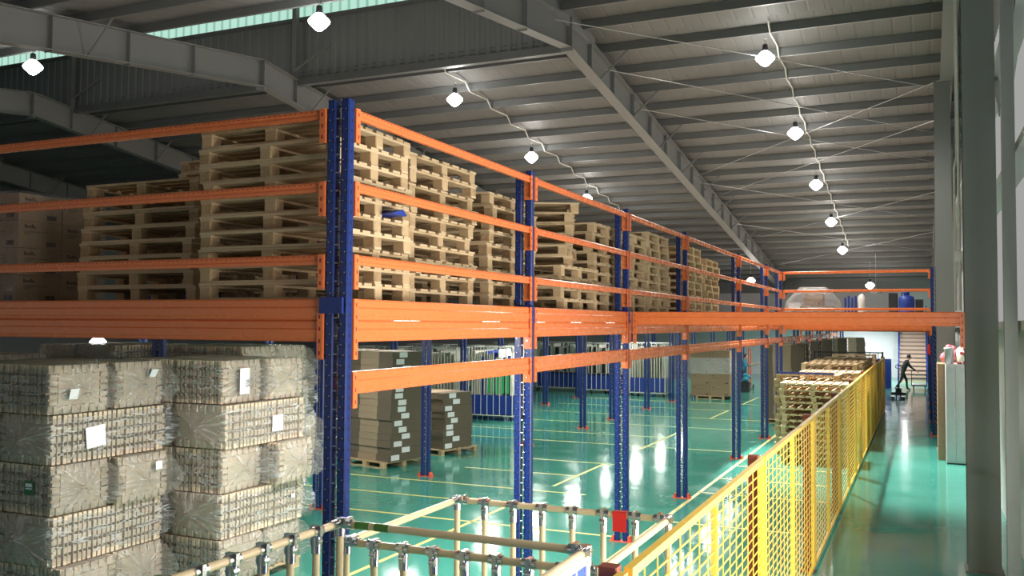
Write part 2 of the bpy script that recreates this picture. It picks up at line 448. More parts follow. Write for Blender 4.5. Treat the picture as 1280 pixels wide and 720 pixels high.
    # gable columns (H-section), wind posts, girts, wall
    for y in (-3.5, 12.95, 25.2, 37, 46, 54):
        m = MB(); h = zr(y)-.9; x0, x1 = .50, .875
        if y > 20: x0, x1 = .33, .71
        if y > 30: x0, x1 = .45, .83
        m.box(x0,y,0,x1,y+.018,h); m.box(x0,y+.34,0,x1,y+.358,h); m.box((x0+x1)/2-.006,y+.01,0,(x0+x1)/2+.006,y+.35,h)
        m.box(x0-.03,y-.04,0,x1+.03,y+.40,.022)
        m.box(x0-.004,y-.003,2.02,x1+.004,y,2.03)
        struct(m.build('column', COLM), 'tall grey steel H-column along the side wall')
    for y in (11.0, 20., 31.):
        m = MB(); h = zr(y)-.25
        m.box(.80,y,0,.925,y+.12,h); m.box(.84,y+.12,0,.885,y+.3,h)
        for k in range(9): m.tube((.83,y-.006,4.3+.5*k),(.83,y,4.3+.5*k),.012,6)
        struct(m.build('column', COLM), 'slim grey wind post beside the side wall')
    m = MB()
    for z in (3.06, 5.0, 6.7): m.box(.95,-6,z,1.2,FARY,z+.10); 
    m.obar((1.02,8.6,7.6),(.98,12.9,5.85),.10,.10)
    m.obar((1.02,16.8,7.6),(.98,13.2,5.85),.10,.10)
    struct(m.build('trim_3', GIRT), 'pale horizontal wall rails and braces on the side wall')
    m = MB(); m.box(1.2,-6,0,1.3,2.7,8.2); m.box(1.2,2.7,3.05,1.3,3.2,8.2); m.box(1.2,2.7,0, 1.3,FARY,.4); m.box(1.2,9.4,.4,1.3,FARY,3.1)
    struct(m.build('wall_right', plain('grey_side_wall',(.45,.47,.46),.6,var=.08)), 'grey side wall below the daylight sheets')
    # daylight sheets of the side wall (ribbed translucent sheet)
    for name, y0, y1, st in (('window_2', 3.2, 9.5, 2.4), ('window_3', 9.5, 30, .38)):
        m = MB(); vs, fs = [], []; y = y0; k = 0
        while y < y1:
            for a, d in ((0,0),(.10,0),(.13,.03),(.22,.03)):
                if y+a < y1: vs += [(1.24+d,y+a,3.1),(1.24+d,y+a,8.2)]
            y += .25
        for i in range(len(vs)//2-1): fs.append((2*i,2*i+1,2*i+3,2*i+2))
        m.add(vs, fs)
        struct(m.build(name, emit('daylight_sheet_%s' % name[-1], (.97,.97,.95), st)), 'translucent daylight sheets in the side wall')
    m = MB(); vs, fs = [], []
    for i in range(33):
        y = 2.7+6.7*i/32; d = .03*(i%2); vs += [(1.24+d,y,.4),(1.24+d,y,3.05)]
    for i in range(32): fs.append((2*i,2*i+1,2*i+3,2*i+2))
    m.add(vs, fs)
    struct(m.build('window_4', emit('low_daylight_sheet',(1,.96,.90),11.)), 'low translucent daylight sheets in the side wall beside the camera')
    m = MB(); m.box(1.2,30,3.1,1.3,FARY,8.4); m.box(1.3,-6,8.1,1.36,30,12)
    struct(m.build('wall_right_upper', WALLD), 'grey upper side wall')
    m = MB(); m.box(-40,FARY,0,1.3,FARY+.1,5.1)
    struct(m.build('wall_far', WALLM), 'pale far wall of the warehouse')
    m = MB(); m.box(-40,FARY-.02,5.1,1.3,FARY+.08,8)
    for k in range(130): m.box(-39+.3*k,FARY-.05,5.1,-38.9+.3*k,FARY-.02,6.3)
    struct(m.build('wall_far_upper', WALLD), 'darker ribbed upper part of the far wall')
    m = MB(); m.box(-40.1,-6,0,-40,FARY,13)
    struct(m.build('wall_left', WALLD), 'grey far side wall')
    # conduits up the first column
    m = MB()
    m.path([(.455,13.2,3.3),(.455,13.2,8.9)],.018,8); m.path([(.41,13.4,3.3),(.41,13.4,5.2),(.44,13.4,5.35),(.44,13.4,8.8)],.014,8)
    m.box(.40,13.15,3.95,.48,13.25,4.07)
    tag(m.build('conduit', CAGEW), 'pale electrical conduits running up beside the tall grey column', 'conduit')
    # thin roof bracing rods
    m = MB()
    def rod(a, b): 
        m.tube((a[0],a[1],zr(a[1])-.47),(b[0],b[1],zr(b[1])-.47),.012,6)
    for y in (23.2, 26.3, 34.6, 41.5):
        rod((-7.7,y),(.6,y+7.6)); rod((-7.7,y+7.6+3),(.6,y+3))
    rod((-7.7,19.5),(.6,27.0))
    struct(m.build('trim_4', ZINC), 'thin diagonal bracing rods under the roof')
shell()

# ------------------------------------------------------------------ racking
DT = 3.275                                       # top of the mezzanine floor
FY = [5.6, 9.06, 12.6, 16.2, 21.45, 25.6, 28.4]   # post lines of the front row
XF = -3.845
def deck():
    m = MB(); m.box(-22,5.66,DT-.05,-3.90,28.5,DT)
    struct(m.build('floor_mezzanine', DECKM), 'board deck of the mezzanine over the storage racks')
    m = MB(); m.box(-22,28.5,DT-.05,.40,54.6,DT); m.box(-22,54.6,DT-.05,-1.5,58.5,DT)
    struct(m.build('floor_mezzanine_far', DECKM), 'board deck of the far mezzanine bridging the aisle')
deck()
def make_upright(h, feet=True):
    t = thing('rack_upright', 'prototype upright label here', 'rack upright')
    m = MB(); m.chbox(-.038,-.0375,.012,.038,.0375,h,.010)
    p = m.build('post', POST, t, (-.0615,0,0)); q = p.copy(); COL.objects.link(q); q.parent = t; q.location = (.0615,0,0)
    m = MB(); z = .3
    while z < h-.03:
        m.tube((-.024,-.020,z),(.0,-.020,z),.008,6); m.tube((.002,-.014,z+.06),(.024,-.014,z+.06),.007,6); m.tube((-.024,.02,z+.1),(.024,.02,z+.1),.006,6); z += .135
    if h > 4:
        for sx in (-1,1):        # zinc discs stand in for light through the punched holes
            z = .2
            while z < h-.05:
                m.tube((sx*.0615-.012,-.0405,z),(sx*.0615-.012,-.037,z),.0045,6); m.tube((sx*.0615+.012,-.0405,z+.076),(sx*.0615+.012,-.037,z+.076),.0045,6); z += .152
    m.box(-.004,.02,.03,.004,.026,h-.02,1); m.build('spacer_strip', [ZINC, BLUE], t)
    m = MB(); m.box(-.165,-.07,0,.165,.07,.012); m.build('base_plate', FOOT, t)
    for s in (-1,1):
        m = MB(); m.prism([(s*.101,.012),(s*.145,.012),(s*.145,.035),(s*.125,.085),(s*.101,.085)], -.05, .05, 'y')
        m.build('foot_bracket', FOOT, t)
    return t
UPF = Placer(make_upright(4.76)); UPI = Placer(make_upright(2.95))
GF = 'blue double uprights along the aisle front'
names = ['blue double upright at the near corner of the mezzanine, tallest in view',
 'second tall blue double upright of the aisle front, next after the corner one',
 'third tall blue double upright of the aisle front, where the tie beam starts',
 'fourth tall blue double upright of the aisle front, counted from the corner',
 'fifth tall blue double upright of the aisle front, hiding the standing worker',
 'sixth tall blue double upright of the aisle front, just before the far corner',
 'seventh and last tall blue double upright of the aisle front, at the bridge rail']
for k, y in enumerate(FY):
    u = UPF.put((-3.945,y+.0375,0), 0, names[k], GF)
    if k == 0:
        m = MB(); m.chbox(-.135,-.062,3.165,.075,-.040,3.285,.004)
        for x in (-.115,.055): m.tube((x,-.068,3.18),(x,-.062,3.18),.009,6)
        m.build('splice_plate', BLUE, u)
    elif k < 6:
        m = MB(); m.box(-.02,-.05,3.165,.118,-.040,3.30); m.box(.102,-.045,3.10,.110,.04,3.28)
        m.build('splice_plate', BLUE, u)
RY = FY + [32.5, 36.1, 40, 44, 48, 52]
rows = ((-9.2,'second'),(-13.2,'third'))
for X, w in rows:
    for k, y in enumerate(RY):
        if k == 0 and X < -10: continue
        (UPF if k == 0 else UPI).put((X,y+.0375,0), 0, 'blue upright under the deck, %s in the %s row back from the aisle' % (ORD[k], w), 'blue uprights under the deck')
for k, y in enumerate(RY[7:]):
    UPI.put((-3.945,y+.0375,0), 0, 'blue upright under the far bridge deck beyond the corner rail, %s one back' % ORD[k], 'blue uprights under the far bridge')
u = UPF.put((.33,28.4375,0), 0, 'tall blue upright carrying the bridge rail at the wall side of the aisle', 'blue uprights at the wall side')
for k, y in enumerate((32.5,36.1,40,44,48)):
    UPI.put((.33,y+.0375,0), 0, 'blue upright at the wall side of the aisle under the bridge, %s back' % ORD[k], 'blue uprights at the wall side')

def beam_profile(m, L, z0, h, t):
    p = [(0,z0),(t,z0),(t,z0+h),(.012,z0+h),(.004,z0+h-.012),(.004,z0+h*.62),(-.004,z0+h*.56),(-.004,z0+h*.22),(.003,z0+h*.16),(.003,z0+.01)]
    m.prism(p, .05, L-.05, 'x')
    m.box(0,.006,z0,.06,t-.002,z0+h-.004); m.box(L-.06,.006,z0,L,t-.002,z0+h-.004)
def connector(x, s, top, H, t):
    """bolted end bracket: a leg over the post face and a slotted leg along the beam"""
    m = MB()
    m.box(min(x,x-s*.006),-.010,top-H,max(x,x-s*.006),.085,top)
    m.box(min(x,x+s*.048),-.013,top-H,max(x,x+s*.048),-.007,top)
    n = max(2,int(H/.085))
    for i in range(n):
        z = top-.045-(H-.09)*i/(n-1)
        m.box(x+s*.024-.006,-.0145,z-.014,x+s*.024+.006,-.012,z+.014,1)
    m.tube((x+s*.008,.045,top-H*.35),(x-s*.004,.045,top-H*.35),.010,6,2); m.tube((x+s*.008,.045,top-H*.8),(x-s*.004,.045,top-H*.8),.010,6,2)
    return m
def make_beam(name, L, kind, label, cat, loc, rz, group):
    t = thing(name, label, cat, loc, rz, group)
    if kind == 'deck':
        m = MB(); beam_profile(m, L, -.32, .158, .055); m.build('beam_channel', ORANGE, t)
        m = MB(); beam_profile(m, L, -.160, .160, .055); m.build('beam_channel', ORANGE, t); H = .45; th=.055
    elif kind == 'single':
        m = MB(); beam_profile(m, L, -.165, .165, .05); m.build('beam_channel', ORANGE, t); H = .27; th=.05
    elif kind == 'tie':
        m = MB(); beam_profile(m, L, -.18, .18, .06); m.build('beam_channel', ORANGE, t); H = .45; th=.06
    else:
        m = MB(); h = .076
        m.prism([(0,-h),(.035,-h),(.035,0),(.012,0),(.0,-.012),(.0,-.03),(.006,-.036),(.006,-.046),(0,-.052)], 0, L, 'x')
        x = .1
        while x < L-.08: m.box(x,-.0015,-.022,x+.014,.001,-.016,1); x += .05
        m.build('rail_channel', [ORANGE, SLOT], t); H = .26; th=.04
    for x, s in ((0,1),(L,-1)):
        connector(x, s, 0, H, th).build('end_bracket', [ORANGE, SLOT, ZINC], t)
    return t
BAY = ['first','second','third','fourth','fifth','last']
HT = {4.700:'top', 4.150:'middle', 3.605:'bottom'}
for k in range(6):
    y0 = FY[k]+.081; L = FY[k+1]-FY[k]-.092
    make_beam('deck_beam', L, 'deck', 'deep orange deck edge beam along the aisle, %s bay from the corner' % BAY[k], 'rack beam', (XF,y0,DT), PI/2, 'deck beams along the aisle front')
    make_beam('rack_beam', L, 'single', 'single orange beam hung below the deck along the aisle, %s bay from the corner' % BAY[k], 'rack beam', (XF,y0,2.735), PI/2, 'lower beams along the aisle front')
    for z, w in HT.items():
        make_beam('guard_rail', L, 'rail', 'orange %s guard rail along the aisle, %s bay from the corner post' % (w, BAY[k]), 'guard rail', (XF,y0,z), PI/2, 'guard rails along the aisle front')
# side facing the camera
make_beam('deck_beam', 5.036, 'deck', 'deep orange deck edge beam on the shaded near side, above the wrapped bundles', 'rack beam', (-9.09,5.60,DT), 0, 'near side beams')
for z, w in HT.items():
    make_beam('guard_rail', 5.036, 'rail', 'dull orange %s guard rail on the shaded near side of the mezzanine' % w, 'guard rail', (-9.09,5.60,z), 0, 'guard rails on the near side')
# tie beam over the aisle and the far bridge
make_beam('tie_beam', 4.27, 'tie', 'long orange tie beam crossing the aisle to the tall grey column', 'rack beam', (-3.79,12.70,DT), 0, 'beams over the aisle')
make_beam('deck_beam', 4.05, 'deck', 'orange edge beam of the far bridge deck, behind the tie beam', 'rack beam', (-3.80,28.40,DT), 0, 'beams over the aisle')
for z, w in HT.items():
    make_beam('guard_rail', 4.02, 'rail', 'orange %s guard rail crossing the aisle on the far bridge' % w, 'guard rail', (-3.80,28.40,z), 0, 'guard rails of the far bridge')
for k, y in enumerate((32.5,36.1,40,44,48)):
    make_beam('deck_beam', 4.05, 'deck', 'orange cross beam under the far bridge deck, %s behind its front edge' % ORD[k], 'rack beam', (-3.80,y,DT-.06), 0, 'cross beams under the bridge')
for k in range(6,11):
    y0 = RY[k]+.081; L = RY[k+1]-RY[k]-.087
    make_beam('rack_beam', L, 'single', 'orange beam beside the aisle under the far bridge, %s bay past the corner rail' % ORD[k-6], 'rack beam', (XF,y0,2.735), PI/2, 'lower beams under the bridge')
# ------------------------------------------------------------------ pallets
PH = .137
def make_pallet(W, D, wood=WOOD, nb=7, single=False):
    """block pallet, W along x (board direction), D along y; origin at the bottom centre"""
    r = random.Random(int(W*100+D*10+nb))
    bw = D/nb*.74
    def deck(m):
        for i in range(nb):
            y = -D/2+bw/2+(D-bw)*i/(nb-1)
            j = r.uniform(-.012,.012)
            m.box(-W/2+j,y-bw/2,.117,W/2+j,y+bw/2,.137)
    def stringer(m, x): m.box(x-.055,-D/2+.006,.097,x+.055,D/2-.006,.1165)
    def block(m, x, y, cx=0, cy=0, z=0):
        m.chbox(x-.055-cx,y-.055-cy,.0195-z,x+.055-cx,y+.055-cy,.0965-z,.006)
    def skid(m, y): m.box(-W/2+.004,y-.05,0,W/2-.004,y+.05,.019)
    X = (-W/2+.06,0,W/2-.06); Y = (-D/2+.06,0,D/2-.06)
    if single:
        m = MB(); deck(m)
        for x in X: stringer(m,x)
        for y in Y: skid(m,y)
        for x in X:
            for y in Y: block(m,x,y)
        o = m.build('wooden_pallet', wood); o['category'] = 'pallet'; o['label'] = 'prototype pallet label goes here'
        return o
    t = thing('wooden_pallet', 'prototype pallet label %s %s %s here' % (W,D,nb), 'pallet')
    m = MB(); deck(m); m.build('top_deck', wood, t)
    bl = None
    for x in X:
        m = MB(); stringer(m,x); m.build('stringer_board', wood, t)
        for y in Y:
            if bl is None:
                m = MB(); block(m,x,y,x,y); bl = m.build('block', BLOCKW, t, (x,y,0))
            else:
                b = bl.copy(); COL.objects.link(b); b.parent = t; b.location = (x,y,0)
    for y in Y:
        m = MB(); skid(m,y); m.build('bottom_board', wood, t)
    return t
PA = Placer(make_pallet(1.40,1.02))
PB = Placer(make_pallet(1.20,1.28))
PC = Placer(make_pallet(1.05,1.45,WOODF,8))
PDs = Placer(make_pallet(1.2,1.40,WOODF,7,True))
PEs = Placer(make_pallet(1.15,1.42,WOODF,8,True))
def pstack(P, n, x, y, z, desc, rz=0, jit=.032, start=0, total=None, adj='wooden', rj=1.6, group=None):
    total = total or n
    for i in range(n):
        P.put((x+random.uniform(-jit,jit), y+random.uniform(-jit,jit), z+PH*i+.0005*i), rz+math.radians(random.uniform(-rj,rj)),
              '%s pallet, %s in the %s' % (adj, level(i+start,total), desc), group or 'pallets in the '+desc)
# stacks on the mezzanine, near ones with all their parts
pstack(PA, 10, -4.70, 6.26, DT, 'tall stack beside the corner post')
pstack(PB, 10, -4.80, 7.72, DT, 'second stack along the aisle rail')
pstack(PB, 9, -4.80, 9.40, DT, 'third stack along the aisle rail')
pstack(PA, 8, -6.51, 6.64, DT, 'low stack beside the cartons')
pstack(PA, 12, -7.02, 8.42, DT, 'stack standing behind the low one')
d4 = 'twisted stack behind the second rail bay'
pstack(PB, 4, -4.62, 11.05, DT, d4, total=10)
for i in range(6):
    PA.put((-4.87+random.uniform(-.03,.03),11.07+random.uniform(-.03,.03),DT+PH*(4+i)+.0005*(4+i)), math.radians(17+random.uniform(-5,5) if i < 5 else 27),
           'wooden pallet, %s in the %s' % (level(4+i,10), d4), 'pallets in the '+d4)
pstack(PB, 9, -4.75, 12.61, DT, 'stack against the third blue upright')
pstack(PB, 9, -6.2, 9.75, DT, 'stack behind the third one from the corner')
pstack(PDs, 9, -4.75, 14.02, DT, 'first stack of the third rail bay', adj='light')
pstack(PDs, 10, -4.75, 15.51, DT, 'second stack of the third rail bay', adj='light')
pstack(PDs, 10, -4.80, 18.35, DT, 'first stack of the fourth rail bay', adj='light')
pstack(PDs, 9, -4.80, 20.1, DT, 'second stack of the fourth rail bay', adj='light')
# stacks on the floor between the racks and the yellow fence
pstack(PC, 13, -2.22, 21.95, 0, 'front stack behind the yellow fence', PI/2, adj='pale')
pstack(PC, 14, -2.52, 23.25, 0, 'second stack behind the yellow fence', PI/2, adj='pale')
for k, (y, n, x) in enumerate([(24.75,14,-2.15),(26.3,15,-2.3),(27.9,15,-2.2),(29.6,15,-2.3),(31.3,15,-2.2),(33.0,14,-2.3),(34.7,15,-2.2)]):
    pstack(PEs, n, x, y, 0, '%s stack back behind the yellow fence' % ORD[k+2], PI/2, adj='pale')
m = MB(); m.box(-.72,-.05,0,.6,.09,.012); m.box(-.72,-.05,.012,.6,-.03,.05)
tag(m.build('plastic_strip', BINB, None, (-2.5,22.76,PH*14+.008), 0), 'blue plastic strip lying along the top edge of the second fence stack', 'plastic strip')
m = MB(); m.prism([(-.13,0),(.11,0),(.13,.01),(.07,.05),(.05,.052)], -.2,.12,'x'); 
tag(m.build('plastic_sheet', BINB, None, (-4.05,6.455,DT+PH*5+.028), 0), 'folded blue plastic sheet poking out of the tall corner stack', 'plastic sheet')
# blue crates seen through the low stack
def make_crate():
    t = thing('plastic_crate', 'prototype crate label goes here', 'crate')
    m = MB(); a, b, h = .3, .2, .2
    m.box(-a,-b,0,a,b,.012)
    for s in (-1,1):
        for k in range(4): m.box(-a,s*b-.008,.012+.05*k,a,s*b+.008,.012+.05*k+.03); m.box(s*a-.008,-b,.012+.05*k,s*a+.008,b,.012+.05*k+.03)
    for i in range(9):
        x = -a+.075*i
        for s in (-1,1): m.box(x-.008,s*b-.010,.012,x+.008,s*b+.010,h)
    m.build('basket', BINB, t)
    m = MB()
    for s in (-1,1): m.box(-a-.02,s*b-.015,h-.02,a+.02,s*b+.015,h); m.box(s*a-.015,-b,h-.02,s*a+.015,b,h)
    m.build('rim', BINB, t)
    return t
PCR = Placer(make_crate())
PCR.put((-7.30,7.50,DT), .03, 'blue plastic crate on the deck behind the low pallet stack, beside the cartons', 'blue crates on the deck')
PCR.put((-6.62,7.50,DT), .0, 'blue plastic crate on the deck, in the gap behind the low pallet stack', 'blue crates on the deck')

# ------------------------------------------------------------------ cartons
def make_carton(W, D, H, marks=True):
    t = thing('carton', 'prototype carton label %s goes here' % W, 'carton')
    m = MB(); g = .004
    m.box(-W/2+g,-D/2+g,0,W/2-g,D/2-g,H-.004); m.build('box', CARTON, t)
    m = MB()
    def mark(face, u, z, w, h):       # small printed patches, too blurred to read
        e = .0012
        if face == 'x': m.box(W/2-g,u,z,W/2-g+e,u+w,z+h)
        else: m.box(u,-D/2+g-e,z,u+w,-D/2+g,z+h)
    for face, S in (('x',D),('y',W)):
        a = -S/2+.07
        for k, hh in enumerate((.035,.02,.024,.036,.02)): mark(face, a+.026*k, H*.74, .021, hh)
        mark(face, a, H*.60, .30*S/.55, .006); mark(face, a, H*.55, .10, .005); mark(face, a, H*.50, .07, .005)
        mark(face, S/2-.18, H*.10, .11, .045)
    if marks: m.build('print', INK, t)
    m = MB(); m.box(-W/2+g,-.03,H-.004,W/2-g,.03,H-.002); m.build('tape', plain('packing_tape',(.42,.30,.16),.25), t)
    return t
CT = Placer(make_carton(.56,.50,.27))
LAY = ['bottom','second','third','top']
def carton_load(x0, y0, z0, nx, ny, nz, desc, P, W, D, H, group):
    for k in range(nz):
        for j in range(ny):
            for i in range(nx):
                px = 'inner' if i < nx-1 else 'aisle side'
                P.put((x0+W*(i+.5), y0+D*(j+.5), z0+H*k), 0, 'brown carton, %s layer of the %s, %s %s' % (LAY[k] if nz == 4 else ORD[k], desc, (['inmost','inner','aisle side'][i+3-nx]), ['near','middle','far'][j if ny == 3 else 2*j]), group)
def film_wrap(name, x0, y0, z0, x1, y1, z1, mat, label, seed=0, top=True):
    m = MB(); n = 8
    def P(x,y,z):
        v = noise.noise_vector(Vector((x*5+seed,y*5,z*6)))*.010
        return (x+v.x, y+v.y, z+v.z*.3)
    def grid(f):
        vs = [P(*f(i/n,j/n)) for i in range(n+1) for j in range(n+1)]
        m.add(vs, [(i*(n+1)+j,(i+1)*(n+1)+j,(i+1)*(n+1)+j+1,i*(n+1)+j+1) for i in range(n) for j in range(n)], 0, True)
    grid(lambda a,b:(x0+(x1-x0)*a,y0,z0+(z1-z0)*b)); grid(lambda a,b:(x0+(x1-x0)*a,y1,z0+(z1-z0)*b))
    grid(lambda a,b:(x0,y0+(y1-y0)*a,z0+(z1-z0)*b)); grid(lambda a,b:(x1,y0+(y1-y0)*a,z0+(z1-z0)*b))
    if top: grid(lambda a,b:(x0+(x1-x0)*a,y0+(y1-y0)*b,z1))
    return tag(m.build(name, mat), label, 'stretch film')
carton_load(-9.17, 6.12, DT+.002, 2, 2, 4, 'wrapped load on the near deck', CT, .56, .50, .27, 'cartons of the near load')
film_wrap('stretch_film', -9.20,6.095,DT+.01,-8.025,7.145,DT+1.10, WRAP, 'clear stretch film around the near carton load on the deck', 3)
carton_load(-8.60, 9.3, DT+.002, 2, 2, 3, 'load behind the low pallet stack', CT, .56, .50, .27, 'cartons of the load behind the pallets')
film_wrap('stretch_film', -8.63,9.275,DT+.01,-7.455,10.325,DT+.84, WRAP, 'clear stretch film around the cartons behind the low pallet stack', 9)

# ------------------------------------------------------------------ wrapped bundles of cardboard partitions
def bundle_core(L, W, H, m, nseg=5):
    r = random.Random(int(L*100+W*10))
    m.box(-L/2+.02,-W/2+.10,.03,L/2-.02,W/2-.10,H-.03,1)
    n = int(L/.058)
    for i in range(n):
        x = -L/2+.03+(L-.06)*i/(n-1); a, b = r.uniform(-.010,.010), r.uniform(-.008,.008)
        z = 0
        hs = H/nseg
        for k in range(nseg):
            m.box(x-.021,-W/2+a,k*hs+(.0 if k==0 else (.022 if k == 2 else .014)),x+.021,W/2+b,(k+1)*hs-(.0 if k==nseg-1 else (.022 if k == 1 else .014)))
            m.box(x-.021,-W/2+a,k*hs-.03,x-.013,W/2+b,k*hs+.03) if k else None
        m.box(x-.019,-W/2+.09,.002,x+.019,W/2-.09,H-.002)
def bundle_end(L, W, H, m, s):
    x = s*L/2
    def slab(y0,z0,y1,z1,d): m.box(min(x-s*.03,x+s*d),y0,z0,max(x-s*.03,x+s*d),y1,z1)
    slab(-W/2+.10,.09,W/2-.10,H-.09,.006)
    n = 6
    for i in range(n):
        y = -W/2+.03+(W-.06)*(i+.5)/n; w = (W-.06)/n*.30
        slab(y-w,.0,y+w,.08,.010); slab(y-w,H-.08,y+w,H,.010)
        slab(y+w*.6,.045,y+w*2.6,.088,.002); slab(y+w*.6,H-.088,y+w*2.6,H-.045,.002)
    for i in range(5):
        z = .08+(H-.16)*(i+.5)/5; h = (H-.16)/5*.32
        slab(-W/2,z-h,-W/2+.09,z+h,.010); slab(W/2-.09,z-h,W/2,z+h,.010)
def bundle_film(L, W, H, seed, flap):
    m = MB(); n = 44
    r = random.Random(seed); ph = [r.uniform(0,6.28) for _ in range(6)]
    rings = []
    def sect(th, sc):
        c, s_ = math.cos(th), math.sin(th); e = .22
        y = math.copysign(abs(c)**e, c)*(W/2+.012)*sc; z = math.copysign(abs(s_)**e, s_)*(H/2+.008)*sc
        return y, z
    st = [(-1,.05),(-1,.25),(-1,.55),(-1,.85)] + [(None,u) for u in [-1,-.9,-.7,-.5,-.3,-.1,.1,.3,.5,.7,.9,1]] + [(1,.85),(1,.55),(1,.25),(1,.05)]
    cy, cz = r.uniform(-.06,.06), r.uniform(-.04,.04)
    for e, u in st:
        vs = []
        for i in range(n):
            th = 2*PI*i/n
            if e is None:
                y, z = sect(th, 1); x = u*(L/2+.02)
                nv = noise.noise_vector(Vector((x*4+seed,y*6,z*6)))*.012
                vs.append((x, y+nv.y*(1 if abs(y)>abs(z) else .4), max(-H/2+.001, z+nv.z*.6)))
            else:
                y, z = sect(th, u); y += cy*(1-u); z += cz*(1-u)
                fold = (.016*math.sin(7*th+ph[0])+.012*math.sin(13*th+ph[1]))*(1-u*.7)
                bul = .035*(1-u)+.06*math.exp(-(u/.12)**2)
                vs.append((e*(L/2+.022+bul+fold+.018), y, z))
        rings.append(vs)
    allv = [v for rr in rings for v in rr]
    fs = [(k*n+i,k*n+(i+1)%n,(k+1)*n+(i+1)%n,(k+1)*n+i) for k in range(len(rings)-1) for i in range(n)]
    m.add([(v[0],v[1],v[2]+H/2) for v in allv], fs, 0, True)
    if flap:      # loose end of the bag standing off one side
        vs = []
        for i in range(7):
            for j in range(6):
                u, v = i/6, j/5
                vs.append((L/2+.03+.21*v*math.sin(PI*(.15+.7*u))+.015*math.sin(9*u+5*v), flap*(W/2-.03+.05*v*math.sin(4*u)), H*(.06+.88*u)))
        m.add(vs, [(i*6+j,(i+1)*6+j,(i+1)*6+j+1,i*6+j+1) for i in range(6) for j in range(5)], 0, True)
    return m
def make_bundle(L, W, H, seed, flap=1):
    t = thing('partition_bundle', 'prototype bundle label %d goes here' % seed, 'bundle')
    m = MB(); bundle_core(L,W,H,m); m.build('ribbed_boards', [RIB, KRAFT], t)
    for s in (-1,1):
        m = MB(); bundle_end(L,W,H,m,s); m.build('end_board', RIB, t)
    bundle_film(L,W,H,seed,flap).build('plastic_bag', FILM, t)
    return t
def BP(L,W,H,fl): return [Placer(make_bundle(L,W,H,s,fl)) for s in (int(L*31)%50+1,int(L*31)%50+2,int(L*31)%50+3)]
BX = BP(1.50,.68,.49,1)     # axis across the load
BYL = BP(1.44,.78,.49,-1)    # axis along the load
def paper(parent, face, L, W, H, u, z, w, h, mat=PAPER, tilt=0):
    """label stuck to a bundle: face 's' = its -y side, 'S' = +y side, 'e'/'E' = its ends"""
    m = MB(); m.box(-w/2,-.001,-h/2,w/2,.001,h/2)
    if mat is not PAPER: m.box(-w*.36,-.002,h*.05,w*.36,-.001,h*.3,1); m.box(-w*.36,-.002,-h*.12,w*.36,-.001,-h*.02,1)
    o = m.build('paper_label', [mat, PAPER], parent)
    if face == 's': o.location = (u,-W/2-.030,z); o.rotation_euler = (0,tilt,0)
    elif face == 'S': o.location = (u,W/2+.030,z); o.rotation_euler = (0,tilt,PI)
    elif face == 'E': o.location = (L/2+.088,u,z); o.rotation_euler = (tilt,0,PI/2)
    else: o.location = (-L/2-.088,u,z); o.rotation_euler = (tilt,0,-PI/2)
    return o
OFF = {('pile ',2,1):.16,('pile ',0,0):.10}
def col_bundles(name, x0, x1, y0, y1, zs, grp, swap=0, hide=()):
    """layers alternate: two across (ends to the aisle), then two lengthways"""
    out = {}
    n = len(zs)
    for k, z in enumerate(zs):
        w = level(k, n)
        if k % 2 == swap:
            for j in range(2):
                y = y0+(y1-y0)*(j+.5)/2
                P = BX[(k+j)%3]
                out[k,j] = P.put((x1-.79+random.uniform(-.05,.05)+OFF.get((name[:5],k,j),0), y+random.uniform(-.015,.015), z), math.radians(random.uniform(-3,3)),
                    'wrapped partition bundle, %s in the %s, %s end' % (w, name, ['near','far'][j]), grp)
        else:
            for j in range(2):
                x = x1-.40-.80*j
                P = BYL[(k+j)%3]
                out[k,j] = P.put((x+random.uniform(-.02,.03), (y0+y1)/2+random.uniform(-.02,.02), z), PI/2+math.radians(random.uniform(-1.5,1.5)),
                    'wrapped partition bundle, %s in the %s, %s side' % (w, name, ['aisle','inner'][j]), grp)
    return out
ZS = [.14+.505*i for i in range(5)]
A_ = col_bundles('pile beside the near beam', -9.7,-7.90,6.42,7.92, ZS, 'wrapped bundles of the front pile')
B_ = col_bundles('pile behind the pipe carts', -8.9,-7.20,8.05,9.62, ZS, 'wrapped bundles of the second pile')
C_ = col_bundles('pile behind the corner upright', -10.25,-8.55,9.95,11.5, [.14+.53*i for i in range(5)], 'wrapped bundles of the third pile')
D_ = col_bundles('inner pile by the post', -12.0,-10.5,9.5,11.1, [.14+.53*i for i in range(5)], 'wrapped bundles of the pile behind', 1)
E_ = col_bundles('back pile by the bulb', -12.9,-11.4,7.8,9.3, [.14+.50*i for i in range(5)], 'wrapped bundles of the back pile')
# labels: side of lengthwise bundle facing the aisle is its -y side after the quarter turn
paper(A_[3,0],'s',1.44,.78,.49,-.22,.24,.24,.22,tilt=-.1)
paper(A_[4,0],'E',1.50,.68,.49,-.12,.20,.10,.11,tilt=.3); paper(A_[4,1],'E',1.50,.68,.49,.12,.36,.10,.10,tilt=.5)
paper(A_[2,1],'E',1.50,.68,.49,.14,.36,.09,.09); paper(A_[2,0],'s',1.50,.68,.49,.46,.27,.13,.14,mat=plain('green_label',(.03,.16,.06),.6))
paper(B_[3,0],'s',1.44,.78,.49,.16,.22,.20,.19); paper(B_[4,0],'E',1.50,.68,.49,-.05,.25,.17,.30)
paper(B_[1,0],'s',1.44,.78,.49,.5,.30,.07,.05)
